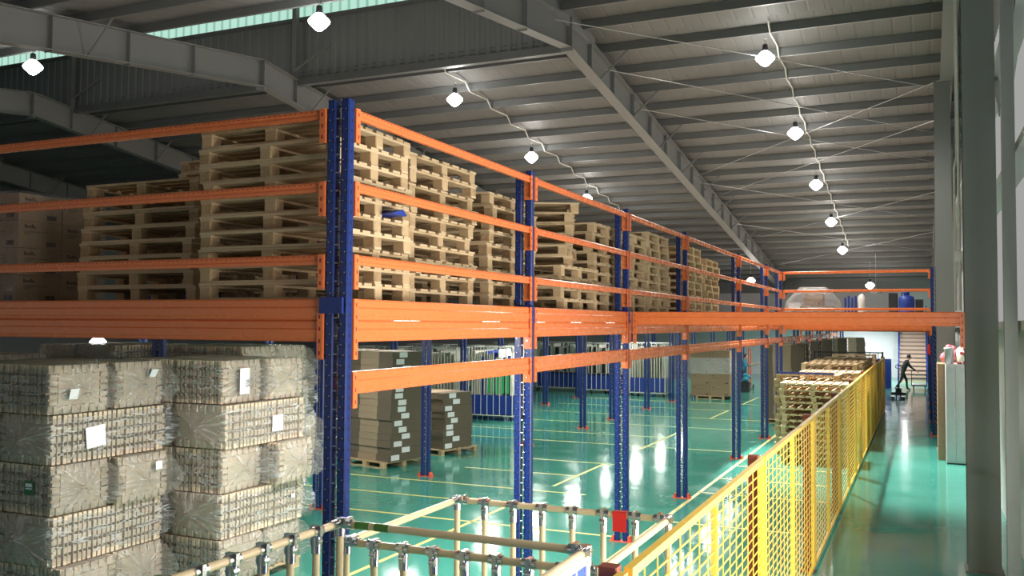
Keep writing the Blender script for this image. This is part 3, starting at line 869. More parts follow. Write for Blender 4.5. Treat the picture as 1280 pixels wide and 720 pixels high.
# floor pallets under the piles
def floor_pallet(P, x, y, rz, label): return P.put((x,y,0), rz, label, 'pallets under the goods')
floor_pallet(PB,-8.5,7.15,0,'wooden pallet on the floor under the aisle side of the front bundle pile')
floor_pallet(PB,-7.85,8.95,0,'wooden pallet on the floor under the second bundle pile')
floor_pallet(PB,-9.25,10.75,0,'wooden pallet under the pile half hidden by the corner upright')
floor_pallet(PB,-11.2,10.3,0,'wooden pallet on the floor under the pile behind the second one')
floor_pallet(PB,-12.1,8.5,0,'wooden pallet on the floor under the pile at the back')
# ------------------------------------------------------------------ flat carton stacks on pallets
def make_flat(W, D, H):
    """strapped bundle of knocked-down cartons: folded middle stands proud of the darker flaps"""
    t = thing('flat_carton_bundle', 'prototype flat bundle %s here' % W, 'carton bundle')
    m = MB(); n = 5; h = H/n
    for k in range(n):
        j = random.uniform(-.006,.006)
        m.box(-W/2+j,-D/2,h*k,W/2+j,D/2,h*(k+1)-.003)
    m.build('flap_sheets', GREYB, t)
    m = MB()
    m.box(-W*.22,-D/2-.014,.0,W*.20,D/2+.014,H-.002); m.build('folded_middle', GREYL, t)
    m = MB(); m.box(W/2+.008,-D/2+.10,.02,W/2+.0095,-D/2+.34,H-.012)
    m.box(W/2-.10,-D/2-.0015,.02,W/2+.0095,-D/2-.0005,H*.55) if False else None
    m.build('paper_label', PAPER, t)
    return t
FL = Placer(make_flat(1.35,1.0,.145))
def flat_stack(n, x, y, rz, desc, grp):
    lean = random.uniform(-.004,.004)
    for k in range(n):
        r_ = FL.put((x+lean*k+random.uniform(-.012,.012), y+random.uniform(-.03,.03), .14+.146*k), rz+math.radians(random.uniform(-1.5,1.5)),
            'flat carton bundle, %s in the %s' % (level(k,n), desc), grp)
        for c in kids(r_):
            if c.name.startswith('paper'): c.location.y = random.choice((-.05,.0,.10,.22))
PB.put((-10.85,17.35,0), math.radians(-14), 'wooden pallet under the tall stack of flat cartons', 'pallets under the goods')
flat_stack(16,-10.85,17.35,math.radians(-14),'tall stack of flat cartons','flat carton bundles of the tall stack')
PB.put((-12.5,18.1,0), math.radians(-10), 'wooden pallet under the darker flat carton stack next to the uprights', 'pallets under the goods')
flat_stack(16,-12.5,18.1,math.radians(-10),'dark stack by the corner upright','flat carton bundles of the dark stack')
PB.put((-10.65,19.55,0), math.radians(-14), 'wooden pallet under the low stack of flat cartons', 'pallets under the goods')
flat_stack(9,-10.75,19.5,math.radians(-14),'low stack behind the tall one','flat carton bundles of the low stack')
# stacks under the far bridge, left of the floor pallets
for k, (x, y, n) in enumerate([(-4.0,30.3,16),(-4.35,34.3,16),(-4.4,38.1,16),(-4.2,42.1,16),(-3.9,46.1,16),(-3.3,50.3,16)]):
    PB.put((x,y,0), 0, 'wooden pallet under the %s flat carton stack below the far bridge' % ORD[k], 'pallets under the goods')
    flat_stack(n, x, y, 0, '%s stack below the far bridge' % ORD[k], 'flat carton bundles below the bridge')

# ------------------------------------------------------------------ bar cages on castors
def make_cage(W, D, H, fill):
    t = thing('bar_cage', 'prototype cage label %s %s here' % (fill, W), 'bar cage')
    m = MB()
    for z in (.16, H-.02):
        for s in (-1,1):
            m.tube((-W/2,s*D/2,z),(W/2,s*D/2,z),.016,6); m.tube((s*W/2,-D/2,z),(s*W/2,D/2,z),.016,6)
    for sx in (-1,1):
        for sy in (-1,1): m.tube((sx*W/2,sy*D/2,.12),(sx*W/2,sy*D/2,H),.018,6)
    m.build('frame', CAGEW, t)
    n = int(W/.22)
    bar = MB(); bar.tube((0,0,.16),(0,0,H-.02),.011,6)
    b0 = None
    for s in (-1,1):
        for i in range(1,n):
            x = -W/2+W*i/n
            if b0 is None: b0 = bar.build('bar', CAGEW, t, (x,s*D/2,0))
            else:
                b = b0.copy(); COL.objects.link(b); b.parent = t; b.location = (x,s*D/2,0)
    k = int(D/.22)
    for s in (-1,1):
        for i in range(1,k):
            b = b0.copy(); COL.objects.link(b); b.parent = t; b.location = (s*W/2,-D/2+D*i/k,0)
    m = MB()
    for sx in (-1,1):
        for sy in (-1,1):
            m.lathe([(.001,-.014),(.05,-.014),(.058,0),(.05,.014),(.001,.014)],(sx*(W/2-.08),sy*(D/2-.08),.06),10,0,'y')
            m.box(sx*(W/2-.08)-.03,sy*(D/2-.08)-.025,.10,sx*(W/2-.08)+.03,sy*(D/2-.08)+.025,.14)
    m.build('castors', DARK, t)
    m = MB(); m.box(-W/2+.02,-D/2+.02,.15,W/2-.02,D/2-.02,.17); m.build('base_board', DARK, t)
    m = MB(); m.box(-W/2+.03,-D/2+.025,.20,W/2-.03,-D/2+.04,.80); m.box(-W/2+.03,D/2-.04,.20,W/2-.03,D/2-.025,.80)
    m.box(-W/2+.025,-D/2+.04,.20,-W/2+.04,D/2-.04,.80); m.box(W/2-.04,-D/2+.04,.20,W/2-.025,D/2-.04,.80); m.build('blue_liner', BINB, t)
    m = MB(); r = random.Random(fill)
    i = 0; x = -W/2+.08
    while x < W/2-.08:
        h = H-.25+r.uniform(-.1,.18)
        mi = 0
        if fill == 1: mi = 1 if r.random() < .25 else 0
        if fill == 2: mi = 2 if r.random() < .4 else 0
        z0 = .95 if fill == 1 else .18
        m.box(x,-D/2+.08,.18 if fill==3 else (.9 if fill==2 else .55),x+.028,D/2-.08,h,mi)
        x += .085 if fill != 3 else .12
    m.build('stored_strips', [plain('cream_strip%d'%fill,(.68,.65,.55),.5), BINB, plain('black_strip%d'%fill,(.03,.03,.035),.5)], t)
    if fill == 1:
        m = MB()
        for i in range(5): m.box(-.15+.17*i,-D/2+.06,.85,-.15+.17*i+.10,-D/2+.075,1.45)
        m.build('green_cards', plain('green_card',(.03,.38,.12),.5), t)
    return t
CG1 = Placer(make_cage(1.55,1.1,2.35,1)); CG2 = Placer(make_cage(2.0,1.1,2.25,2)); CG3 = Placer(make_cage(1.55,1.1,2.3,3))
CG1.put((-12.62,26.95,0), 0, 'white bar cage with green cards and a blue liner, behind the second tall upright', 'white bar cages')
CG3.put((-14.6,26.9,0), 0, 'white bar cage just behind the upright beside the green card cage', 'white bar cages')
CG3.put((-16.9,26.9,0), 0, 'white bar cage seen above the low flat carton stack', 'white bar cages')
CG3.put((-14.5,30.5,0), 0, 'white bar cage in the row behind the green card cage', 'white bar cages')
CG3.put((-17.2,30.8,0), 0, 'white bar cage in the row behind, seen over the flat cartons', 'white bar cages')
CG2.put((-15.4,39.9,0), 0, 'distant white bar cage with blue liner between second and third tall uprights', 'white bar cages')
CG2.put((-17.8,40.1,0), 0, 'distant white bar cage with blue liner just after the second tall upright', 'white bar cages')
CG2.put((-12.95,39.3,0), 0, 'distant white bar cage with black strips just before the third tall upright', 'white bar cages')
CG3.put((-10.75,38.6,0), 0, 'distant white bar cage of cream strips between third and fourth tall uprights', 'white bar cages')
# sack of blue film lying beside the cages
m = MB()
for k in range(9):
    m.ball((random.uniform(-.4,.4),random.uniform(-.2,.2),.26+.13*k), random.uniform(.28,.38), 12, 0, .7)
tag(m.build('plastic_sack', plain('blue_grey_film',(.10,.16,.38),.2,bump=.6,bscale=12), None, (-13.6,23.3,.0)), 'crumpled blue plastic sacks piled behind the flat cartons', 'plastic sack')

# ------------------------------------------------------------------ carton pallet far back
PB.put((-8.05,38.6,0), 0, 'wooden pallet under the distant carton load', 'pallets under the goods')
CF = Placer(make_carton(.80,.62,.47))
carton_load(-8.85, 38.0, .14, 2, 2, 4, 'distant load on the floor', CF, .80, .62, .47, 'cartons of the distant load')
film_wrap('stretch_film', -8.88,37.96,1.05,-7.22,39.28,1.72, MILKF, 'band of milky stretch film around the distant carton load', 5, False)
PB.put((-9.9,39.6,0), 0, 'wooden pallet beside the distant cream strip cage', 'pallets under the goods') if False else None

# ------------------------------------------------------------------ pipe carts in the foreground
def pipe_cart(name, X0, X1, Y0, Y1, Z, label, bars, far_rail=True, panel=False):
    t = thing(name, label, 'pipe cart', ((X0+X1)/2,(Y0+Y1)/2,0))
    a, b = (X1-X0)/2, (Y1-Y0)/2; r = .024
    def part(nm_, p, q): m = MB(); m.tube(p, q, r, 12); return m.build(nm_, PIPE, t)
    for s in (-1,1):
        part('top_rail', (-a,s*b,Z),(a,s*b,Z)); part('top_rail', (s*a,-b,Z),(s*a,b,Z))
        part('lower_rail', (-a,s*b,.35),(a,s*b,.35)); part('lower_rail', (s*a,-b,.35),(s*a,b,.35))
    for sx in (-1,1):
        for sy in (-1,1):
            part('corner_post', (sx*a,sy*b,.13),(sx*a,sy*b,Z))
            m = MB(); x, y = sx*a, sy*b
            m.tube((x,y,Z-.075),(x,y,Z+.034),.032,12); m.tube((x-sx*.10,y,Z),(x+sx*.03,y,Z),.032,12); m.tube((x,y-sy*.10,Z),(x,y+sy*.03,Z),.032,12)
            m.box(x-sx*.06-.012,y-.04,Z-.012,x-sx*.06+.012,y+.04,Z+.042)
            m.build('corner_joint', CHROME, t)
            m = MB(); m.lathe([(.001,-.02),(.055,-.02),(.064,0),(.055,.02),(.001,.02)],(x,y,.064),14,0,'y'); m.box(x-.03,y-.03,.10,x+.03,y+.03,.15); m.box(x-.03,y-.032,.05,x+.03,y-.026,.11); m.box(x-.03,y+.026,.05,x+.03,y+.032,.11)
            m.build('castor', DARK, t)
    bar = None; jt = None
    def bar_at(x, y, along):
        nonlocal bar, jt
        if bar is None:
            m = MB(); m.tube((0,0,.36),(0,0,Z-.05),.0225,12); bar = m.build('upright_bar', PIPE, t, (x,y,0))
            m = MB(); m.tube((-.045,0,Z),(.045,0,Z),.0315,12); m.tube((0,0,Z-.13),(0,0,Z-.02),.0295,12); m.box(-.014,-.038,Z-.03,.014,.038,Z+.036)
            m.tube((-.02,.0,Z-.06),(.02,0,Z-.06),.034,8)
            jt = m.build('tee_joint', CHROME, bar); 
            if along: jt.rotation_euler = (0,0,PI/2)
        else:
            c = bar.copy(); COL.objects.link(c); c.parent = t; c.location = (x,y,0)
            d = jt.copy(); COL.objects.link(d); d.parent = c; d.rotation_euler = (0,0,PI/2 if along else 0)
    for side, n in bars.items():
        for i in range(1, n):
            if side == 'far': bar_at(-a+2*a*i/n, b, False)
            if side == 'near': bar_at(-a+2*a*i/n, -b, False)
            if side == 'left': bar_at(-a, -b+2*b*i/n, True)
            if side == 'right': bar_at(a, -b+2*b*i/n, True)
    return t, a, b
tB, a, b = pipe_cart('pipe_cart', -3.375,-1.675, 4.94, 6.47, 1.70, 'ivory pipe cart standing across the rack bay, with a red tag on its far rail', {'far':7,'near':8})
m = MB(); m.box(-.055,-.029,-.09,.055,-.026,.028); m.box(-.055,-.029,.026,.055,.029,.029); m.box(-.055,.026,-.20,.055,.029,.028)
m2 = MB(); m2.box(-.05,-.030,-.115,.055,-.027,.03); m2.box(-.05,-.030,.027,.055,.030,.030)
rt = m2.build('red_tag', [plain('red_vinyl',(.80,.03,.025),.4)], None, (-2.03,6.47,1.70), .0); tag(rt, 'red vinyl tag folded over the far rail of the pipe cart', 'tag')
tA, a, b = pipe_cart('pipe_cart', -3.32,-1.70, 2.60, 4.79, 1.85, 'ivory pipe cart in front, with a blue panel on its fence side', {'left':9})
m = MB(); m.tube((-a+.12,b,1.85),(-a+.22,b,1.85),.0255,12); m.tube((-a+.26,b,1.85),(-a+.36,b,1.85),.0255,12); m.build('green_tape', plain('green_tape',(.09,.26,.05),.5), tA)
m = MB(); m.box(a+.004,-b+.05,1.0,a+.012,b-.03,1.79); m.build('blue_panel', plain('blue_panel',(.05,.11,.62),.3), tA)
m = MB()
m.box(a+.002,-b+.02,1.79,a+.022,b-.0,1.835); m.box(a+.002,b-.045,.98,a+.022,b-.005,1.80); m.box(a+.002,-b+.02,.98,a+.022,b-.02,1.02)
for y in (b-.20,b-.62,b-1.04): m.box(a+.012,y,1.02,a+.016,y+.022,1.79)
m.build('panel_frame', plain('white_frame',(.86,.86,.84),.35), tA)

# ------------------------------------------------------------------ yellow mesh fence
FX, FH = -1.272, 1.955
def make_panel(L, H):
    t = thing('mesh_fence', 'prototype fence panel label here', 'fence panel')
    m = MB(); m.box(-.022,0,H-.045,.022,L,H); m.build('top_rail', YEL, t)
    m = MB(); m.box(-.018,0,.06,.018,L,.10); m.build('bottom_rail', YEL, t)
    st = None
    for y in (.03, L/2, L-.03):
        if st is None:
            m = MB(); m.box(-.020,-.026,.06,.020,.026,H-.045)
            for k in range(24): m.box(.0195,-.012,.14+.074*k,.0225,.012,.168+.074*k,1)
            st = m.build('stile', [YEL, plain('yellow_boss',(.72,.36,.012),.45)], t, (0,y,0))
        else:
            s = st.copy(); COL.objects.link(s); s.parent = t; s.location = (0,y,0)
    m = MB(); z = .13
    while z < H-.05: m.obar((.0,.05,z),(0,L-.05,z),.0065,.008); z += .077
    n = int(L/.235)
    for i in range(1,n):
        y = L*i/n
        m.obar((.008,y,.08),(.008,y,H-.03),.008,.0065)
    m.build('wire_mesh', YEL, t)
    return t
FP = Placer(make_panel(3.9,FH))
def make_fpost(H):
    t = thing('fence_post', 'prototype fence post label here', 'fence post')
    m = MB(); m.chbox(-.045,-.04,.01,.045,.04,H,.006); m.build('post', RUST, t)
    m = MB(); m.box(-.09,-.09,0,.09,.09,.01)
    for x in (-.065,.065):
        for y in (-.065,.065): m.tube((x,y,.01),(x,y,.028),.012,6)
    m.build('foot_plate', RUST, t)
    return t
FPP = Placer(make_fpost(FH+.015))
for k in range(9):
    y = 4.13+4.0*k
    FPP.put((FX-.075,y,0), 0, 'red-brown square fence post beside the yellow mesh, %s from the camera' % ORD[k], 'fence posts')
    if k < 8: FP.put((FX,y+.05,0), 0, 'yellow welded mesh fence panel along the aisle, %s from the camera' % ORD[k], 'fence panels')
FP.put((FX,.20,0), 0, 'yellow welded mesh fence panel right below the camera, before the first post', 'fence panels')
# dark rail closing the fenced strip at its far end
t = thing('barrier_rail', 'dark barred rail closing the far end of the fenced pallet strip', 'barrier', (-2.55,36.6,0))
m = MB()
for z in (2.08,1.78,.9,.2): m.obar((-1.2,0,z),(1.2,0,z),.04,.04)
m.build('rails', DARK, t)
m = MB()
for i in range(17): m.tube((-1.2+.15*i,0,.2),(-1.2+.15*i,0,2.08),.012,6)
m.build('bars', DARK, t)
for x in (-1.2,1.2):
    m = MB(); m.box(x-.03,-.03,0,x+.03,.03,2.12); m.build('post', DARK, t)

# ------------------------------------------------------------------ wall side of the aisle
t = thing('cabinet', 'plain white metal cabinet standing by the wall columns of the aisle', 'cabinet', (.67,23.05,0))
m = MB(); m.chbox(-.20,-.26,.03,.20,.26,2.24,.01); m.build('body', plain('white_enamel',(.42,.41,.42),.4), t)
m = MB(); m.box(-.19,-.275,.08,-.003,-.26,2.20); m.box(.003,-.275,.08,.19,-.26,2.20); m.build('door', plain('white_door',(.46,.45,.46),.4), t)
m = MB(); m.box(-.03,-.29,1.05,-.015,-.275,1.25); m.build('handle', ZINC, t)
m = MB(); m.box(-.19,-.25,0,.19,.25,.03); m.build('plinth', DARK, t)
m = MB(); m.lathe([(.001,0),(.075,0),(.09,.01),(.10,.32),(.108,.33),(.108,.36),(.09,.37),(.001,.375)],n=16)
tag(m.build('canister', plain('grey_canister',(.33,.36,.37),.4), None, (.55,22.98,2.24)), 'grey round canister standing on top of the white cabinet', 'canister')
def spotted():
    m_, nt, out = nm('spotted_paper')
    bb = principled(nt, out, (.8,.7,.65), .5)
    tc = N(nt,'ShaderNodeTexCoord'); vo = N(nt,'ShaderNodeTexVoronoi', Scale=11.)
    nt.links.new(tc.outputs['Object'], vo.inputs['Vector'])
    cr = N(nt,'ShaderNodeValToRGB'); cr.color_ramp.interpolation = 'CONSTANT'
    for p, c in ((.0,(.05,.03,.03,1)),):
        cr.color_ramp.elements[0].color = c
    cr.color_ramp.elements[1].position = .22; cr.color_ramp.elements[1].color = (.45,.04,.05,1)
    e = cr.color_ramp.elements.new(.42); e.color = (.78,.66,.58,1)
    nt.links.new(vo.outputs['Distance'], cr.inputs[0]); nt.links.new(cr.outputs[0], bb.inputs['Base Color'])
    return m_
m = MB(); m.lathe([(.001,0),(.11,.0),(.145,.06),(.15,.20),(.13,.33),(.08,.38),(.001,.40)],n=14)
tag(m.build('patterned_bag', spotted(), None, (.83,22.95,2.24)), 'red and cream patterned bag on top of the white cabinet', 'bag')
m = MB()
for c, r in (((0,0,.16),.17),((.10,.05,.20),.15),((-.10,.05,.12),.13),((.02,.05,.30),.12),((-.04,-.02,.36),.07)): m.ball(c, r, 12, 0, .9)
tag(m.build('plastic_bag', plain('pink_film',(.72,.18,.22),.2,bump=.5,bscale=20), None, (.60,23.75,2.24)), 'crumpled pink plastic bag heaped behind the grey canister', 'bag')
CW = Placer(make_carton(.50,.60,.37,False))
for k in range(6):
    for j in range(2):
        CW.put((.56,23.65+.62*j,.37*k), 0, 'brown carton, %s of the %s column stacked behind the white cabinet' % (level(k,6), ['nearer','further'][j]), 'cartons behind the cabinet')
# fire extinguisher hung on the last bridge upright
t = thing('fire_extinguisher', 'red fire extinguisher hung on the wall side upright under the bridge', 'fire extinguisher', (.155,28.39,2.28))
m = MB(); m.lathe([(.001,0),(.045,0),(.055,.02),(.055,.26),(.04,.34),(.02,.37),(.001,.37)],n=14); m.build('cylinder', plain('fire_red',(.7,.02,.015),.3), t)
m = MB(); m.box(-.015,-.015,.37,.015,.015,.42); m.box(-.01,-.07,.42,.01,.02,.435); m.path([(-.01,0,.39),(-.06,0,.34),(-.065,0,.15)],.009,6); m.build('valve_and_hose', DARK, t)
m = MB(); m.box(-.05,.03,.1,.07,.056,.13); m.build('bracket', ZINC, t)
t.scale = (.8,.8,.8); t.location.x = .172

# ------------------------------------------------------------------ far end: stairs, hand pallet truck, trolley
t = thing('staircase', 'blue steel staircase rising to the far mezzanine at the end of the aisle', 'staircase', (-.50,54.7,0))
RISER = plain('worn_riser',(.40,.28,.20),.5); W = .72; n = 15; rise = DT/n; run = .235
for s in (-1,1):
    m = MB(); m.prism([(-.05,0),(.28,0),(run*n+.2,DT-.08),(run*n+.2,DT+.12),(run*n-.1,DT+.12)], s*W-.045, s*W+.045, 'x'); m.build('stringer', BLUE, t)
    m = MB(); m.path([(s*W,.05,.05),(s*W,.05,.95),(s*W,run*n,DT+.95),(s*W,run*n+.3,DT+.95)],.022,8)
    for k in (5,10,15): m.tube((s*W,run*k,rise*k),(s*W,run*k,rise*k+1.0),.018,8)
    m.build('handrail', BLUE, t)
for k in range(1,n+1):
    m = MB(); m.box(-W+.045,run*(k-1)-.03,rise*k-.04,W-.045,run*k,rise*k); m.build('tread', DARK, t)
    m = MB(); m.box(-W+.045,run*(k-1),rise*(k-1),W-.045,run*(k-1)+.015,rise*k-.04); m.build('riser', RISER, t)
t = thing('pallet_truck', 'dark hand pallet truck on the aisle floor in front of the walking worker', 'pallet truck', (-.95,42.0,0))
m = MB()
for s in (-1,1): m.prism([(-.55,.06),(.55,.06),(.60,.03),(.60,.10),(-.55,.13)], s*.2-.075, s*.2+.075, 'x')
m.build('fork', DARK, t)
m = MB(); m.box(-.30,.55,.12,.30,.80,.24); m.box(-.12,.60,.24,.12,.80,.42); m.tube((0,.72,.36),(0,.72,.58),.05,10); m.build('pump', DARK, t)
m = MB(); m.path([(0,.74,.5),(0,1.15,1.15),(0,1.18,1.22)],.02,8); m.path([(0,1.16,1.2),(.13,1.2,1.28),(.10,1.24,1.38),(-.10,1.24,1.38),(-.13,1.2,1.28),(0,1.16,1.2)],.015,8); m.build('handle', DARK, t)
for x, y, r in ((-.2,-.45,.04),(.2,-.45,.04),(-.09,.72,.09),(.09,.72,.09)):
    m = MB(); m.lathe([(.001,-.03),(r*.9,-.03),(r,-.02),(r,.02),(r*.9,.03),(.001,.03)],(x,y,r),12,0,'x'); m.build('wheel', DARK, t)
t = thing('platform_trolley', 'low dark platform trolley at the worker\'s hands by the stairs', 'trolley', (-.15,48.2,0))
m = MB(); m.chbox(-.35,-.6,.22,.35,.6,.28,.04); m.build('platform', DARK, t)
m = MB(); m.path([(-.33,-.55,.28),(-.33,-.58,.95),(.33,-.58,.95),(.33,-.55,.28)],.018,8); m.tube((-.33,-.57,.62),(.33,-.57,.62),.014,8); m.build('push_bar', DARK, t)
for x in (-.25,.25):
    for y in (-.45,.45):
        m = MB(); m.lathe([(.001,-.02),(.08,-.02),(.1,0),(.08,.02),(.001,.02)],(x,y,.1),12,0,'x'); m.box(x-.03,y-.03,.12,x+.03,y+.03,.22); m.build('castor', DARK, t)
CB = Placer(make_crate())
for k in range(7):
    for j in range(2):
        CB.put((-1.75+.02*j,49.0+.45*j,.205*k), 0, 'blue plastic crate, %s of the %s column beside the far stairs' % (level(k,7), ['nearer','further'][j]), 'blue crates beside the stairs')
# ------------------------------------------------------------------ things on the far deck
CK = Placer(make_carton(.62,.55,.42))
for k, j, x in ((0,0,-3.40),(0,1,-2.77),(1,0,-3.08)):
    CK.put((x, 29.75, DT+.005+(.422)*k), 0, 'brown carton under milky film on the far deck, %s' % (['lower one beside the corner rail','lower one on the open side'][j] if k == 0 else 'the upper one'), 'cartons on the far deck')
m = MB()      # draped film
n = 18
def drape(i, j):
    u, v = i/n*2-1, j/n*2-1
    a = abs(u); z = .99 if a < .45 else (.99-(a-.45)/.47*.44 if a < .92 else .55-(a-.92)/.08*.48)
    if abs(v) > .7: z = min(z, .06+(1-abs(v))/.3*.9)
    nv = noise.noise_vector(Vector((u*3,v*3,1)))
    return (u*.86+nv.x*.03, v*.50+nv.y*.03, max(.03, z+.04*nv.z))
m.add([drape(i,j) for i in range(n+1) for j in range(n+1)], [(i*(n+1)+j,(i+1)*(n+1)+j,(i+1)*(n+1)+j+1,i*(n+1)+j+1) for i in range(n) for j in range(n)], 0, True)
tag(m.build('film_sheet', film('drape_film',.06,.05,.2,8.,crease=.14), None, (-3.08,29.75,DT)), 'sheet of milky film draped over the cartons on the far deck', 'film sheet')
for x, z, s in ((-3.62,.42,.17),(-2.83,.12,.20)):
    m = MB(); m.box(-s,-.003,-.10,s,0,.10)
    tag(m.build('paper_sheet', PAPER, None, (x,29.46,DT+z)), 'white paper sheet on the %s of the film-covered cartons' % ('rail end' if x < -3 else 'low front'), 'paper sheet')
t = thing('plastic_drum', 'blue plastic drum standing on the far deck near the wall upright', 'drum', (-.42,30.2,DT))
m = MB(); m.lathe([(.001,0),(.21,0),(.225,.03),(.225,.28),(.215,.30),(.225,.32),(.225,.60),(.20,.70),(.11,.74),(.001,.74)],n=18); m.build('body', BINB, t)
m = MB(); m.lathe([(.075,.73),(.075,.80),(.085,.805),(.085,.85),(.001,.855)],n=14); m.build('cap', BINB, t)
m = MB(); m.path([(-.15,0,.70),(-.12,0,.82),(-.02,0,.84)],.015,8); m.build('handle', BINB, t)
for x, w, h, d in ((-.80,.26,.82,'leaning beside the blue drum'),(-.065,.22,.62,'standing between drum and wall upright')):
    m = MB(); m.chbox(-w/2,-.2,0,w/2,.2,h,.02); m.box(-w/2+.03,-.205,h*.4,w/2-.03,-.2,h*.43)
    tag(m.build('dark_box', DARK, None, (x,30.4,DT)), 'small dark box on the far deck %s' % d, 'box')
m = MB(); m.lathe([(.001,0),(.11,0),(.12,.05),(.11,.5),(.13,.62),(.10,.76),(.05,.82),(.001,.83)],n=12)
for v in range(len(m.v)):
    q = noise.noise_vector(Vector(m.v[v])*7)*.03; m.v[v] = (m.v[v][0]+q.x, m.v[v][1]+q.y, m.v[v][2])
tag(m.build('wrapped_roll', plain('pale_wrap',(.62,.60,.56),.4,bump=.5,bscale=15), None, (-1.75,31.2,DT)), 'pale wrapped roll standing upright on the far deck', 'roll')
for k in range(5):
    m = MB(); m.chbox(-.03,-.03,0,.03,.03,.72+.05*(k%2),.006); m.box(-.06,-.06,0,.06,.06,.01)
    tag(m.build('blue_stake', BLUE, None, (-2.26+.105*k,31.4,DT)), 'short blue post standing on the far deck, %s from the film-covered cartons' % ORD[k], 'post', 'short blue posts on the far deck')

# ------------------------------------------------------------------ lamps
def make_lamp(drop):
    t = thing('high_bay_lamp', 'prototype lamp label %s here' % drop, 'lamp')
    m = MB(); m.lathe([(.07,.19),(.13,.14),(.215,.055),(.238,.02),(.225,-.02),(.15,-.10),(.08,-.165),(.04,-.19),(.001,-.195)],n=20); m.build('glowing_shade', LAMPE, t)
    m = MB(); m.lathe([(.001,.36),(.05,.36),(.065,.34),(.075,.2),(.07,.185),(.001,.185)],n=14); m.build('ballast_housing', DARK, t)
    m = MB(); m.tube((0,0,.36),(0,0,drop),.012,8); m.lathe([(.001,drop-.02),(.05,drop-.02),(.05,drop),(.001,drop)],n=10); m.build('hanger', ZINC, t)
    return t
LP = Placer(make_lamp(.52)); LP2 = Placer(make_lamp(1.25))
def light(kind, name, loc, energy, col=(1,.95,.87), size=.2, spot=None, rot=None):
    l = bpy.data.lights.new(name, kind); l.energy = energy; l.color = col
    if kind in ('POINT','SPOT'): l.shadow_soft_size = size
    if kind == 'SPOT': l.spot_size = spot; l.spot_blend = .5
    o = bpy.data.objects.new(name, l); COL.objects.link(o); o.location = loc
    if rot: o.rotation_euler = rot
    return o
LE = 620
def lamp_light(loc, e):
    light('SPOT','lamp_light',loc,e,spot=math.radians(112 if e > 3000 else 150)); light('POINT','lamp_glow',loc,55)
rowR = [('highest of the aisle row', 23.1),('second down the aisle row',29.0),('third down the aisle row',35.0),('fourth down the aisle row',41.0),('fifth down the aisle row',47.0)]
for d, y in rowR:
    z = zr(y)-.2-.5
    LP.put((-3.5,y,z), 0, 'glowing high bay lamp under the roof, %s' % d, 'high bay lamps over the aisle')
    lamp_light((-3.5,y,z-.42),1300)
    if y < 25: light('SPOT','added_aisle_spot',(-3.5,y,z-.45),11500,(1,.97,.92),.2,math.radians(56),(math.radians(-9),math.radians(-18),0))  # extra tilted beam added to brighten the aisle floor
rowL = [('first below the monitor, across the big rafter', 23.6),('second across the big rafter',29.4),('third across the big rafter',35.2)]
for d, y in rowL:
    z = zr(y)-.2-.5
    LP.put((-12.5,y,z), 0, 'glowing high bay lamp under the roof, %s' % d, 'high bay lamps over the deck')
    lamp_light((-12.5,y,z-.42),1300)
for d, x in (('in front of the ribbed monitor wall',-11.8),('below the deep inner rafter',-20.67)):
    z = 9.72
    LP.put((x,16.0,z-.15), 0, 'glowing high bay lamp at the roof monitor, %s' % d, 'high bay lamps at the monitor')
    lamp_light((x,16.0,z-.57),LE*.7)
for x, y in ((-12.5,11.0),):        # the rows go on over the camera
    LP.put((x,y,zr(y)-.7), 0, 'high bay lamp of the %s row over the %s' % ('aisle' if x > -5 else 'deck', {17.2:'ridge',11.2:'middle bays',5.2:'camera',11.0:'near bays'}[y]), 'high bay lamps over the camera')
    lamp_light((x,y,zr(y)-1.12),LE)
LP2.put((-2.55,53.0,zr(53)-1.45), 0, 'glowing lamp on a long hanger at the far end over the bridge', 'lamps at the far end'); lamp_light((-2.55,53.0,zr(53)-1.9),300)
LP2.put((-8.55,51.0,zr(51)-1.45), 0, 'small glowing lamp far back, seen between the sixth upright and the rails', 'lamps at the far end'); lamp_light((-8.55,51.0,zr(51)-1.9),300)
t = thing('pendant_lamp', 'unlit grey bell lamp hanging below the far glowing lamp', 'lamp', (-2.15,50.5,4.75))
m = MB(); m.lathe([(.05,.28),(.09,.22),(.16,.12),(.30,.0),(.29,-.005),(.15,.11),(.001,.16)],n=18); m.build('shade', STEEL, t)
m = MB(); m.tube((0,0,.28),(0,0,zr(50.5)-.2-4.75),.012,6); m.build('hanger', ZINC, t)
# conduits carrying the lamp rows, dipping under every purlin
def conduit(x, y0, y1, label):
    m = MB(); pts = []
    for y in [p for p in sorted(ys) if y0 < p < y1]:
        pts += [(x+.18,y-.35,zr(y-.35)-.06),(x+.18,y-.05,zr(y)-.235),(x+.18,y+.12,zr(y)-.235)]
    m.path(pts, .022, 6)
    tag(m.build('lamp_conduit', CAGEW, None), label, 'conduit')
conduit(-3.5,22.4,49,'pale zigzag conduit feeding the lamps over the aisle')
conduit(-12.5,22.4,42,'pale zigzag conduit feeding the lamps across the big rafter')
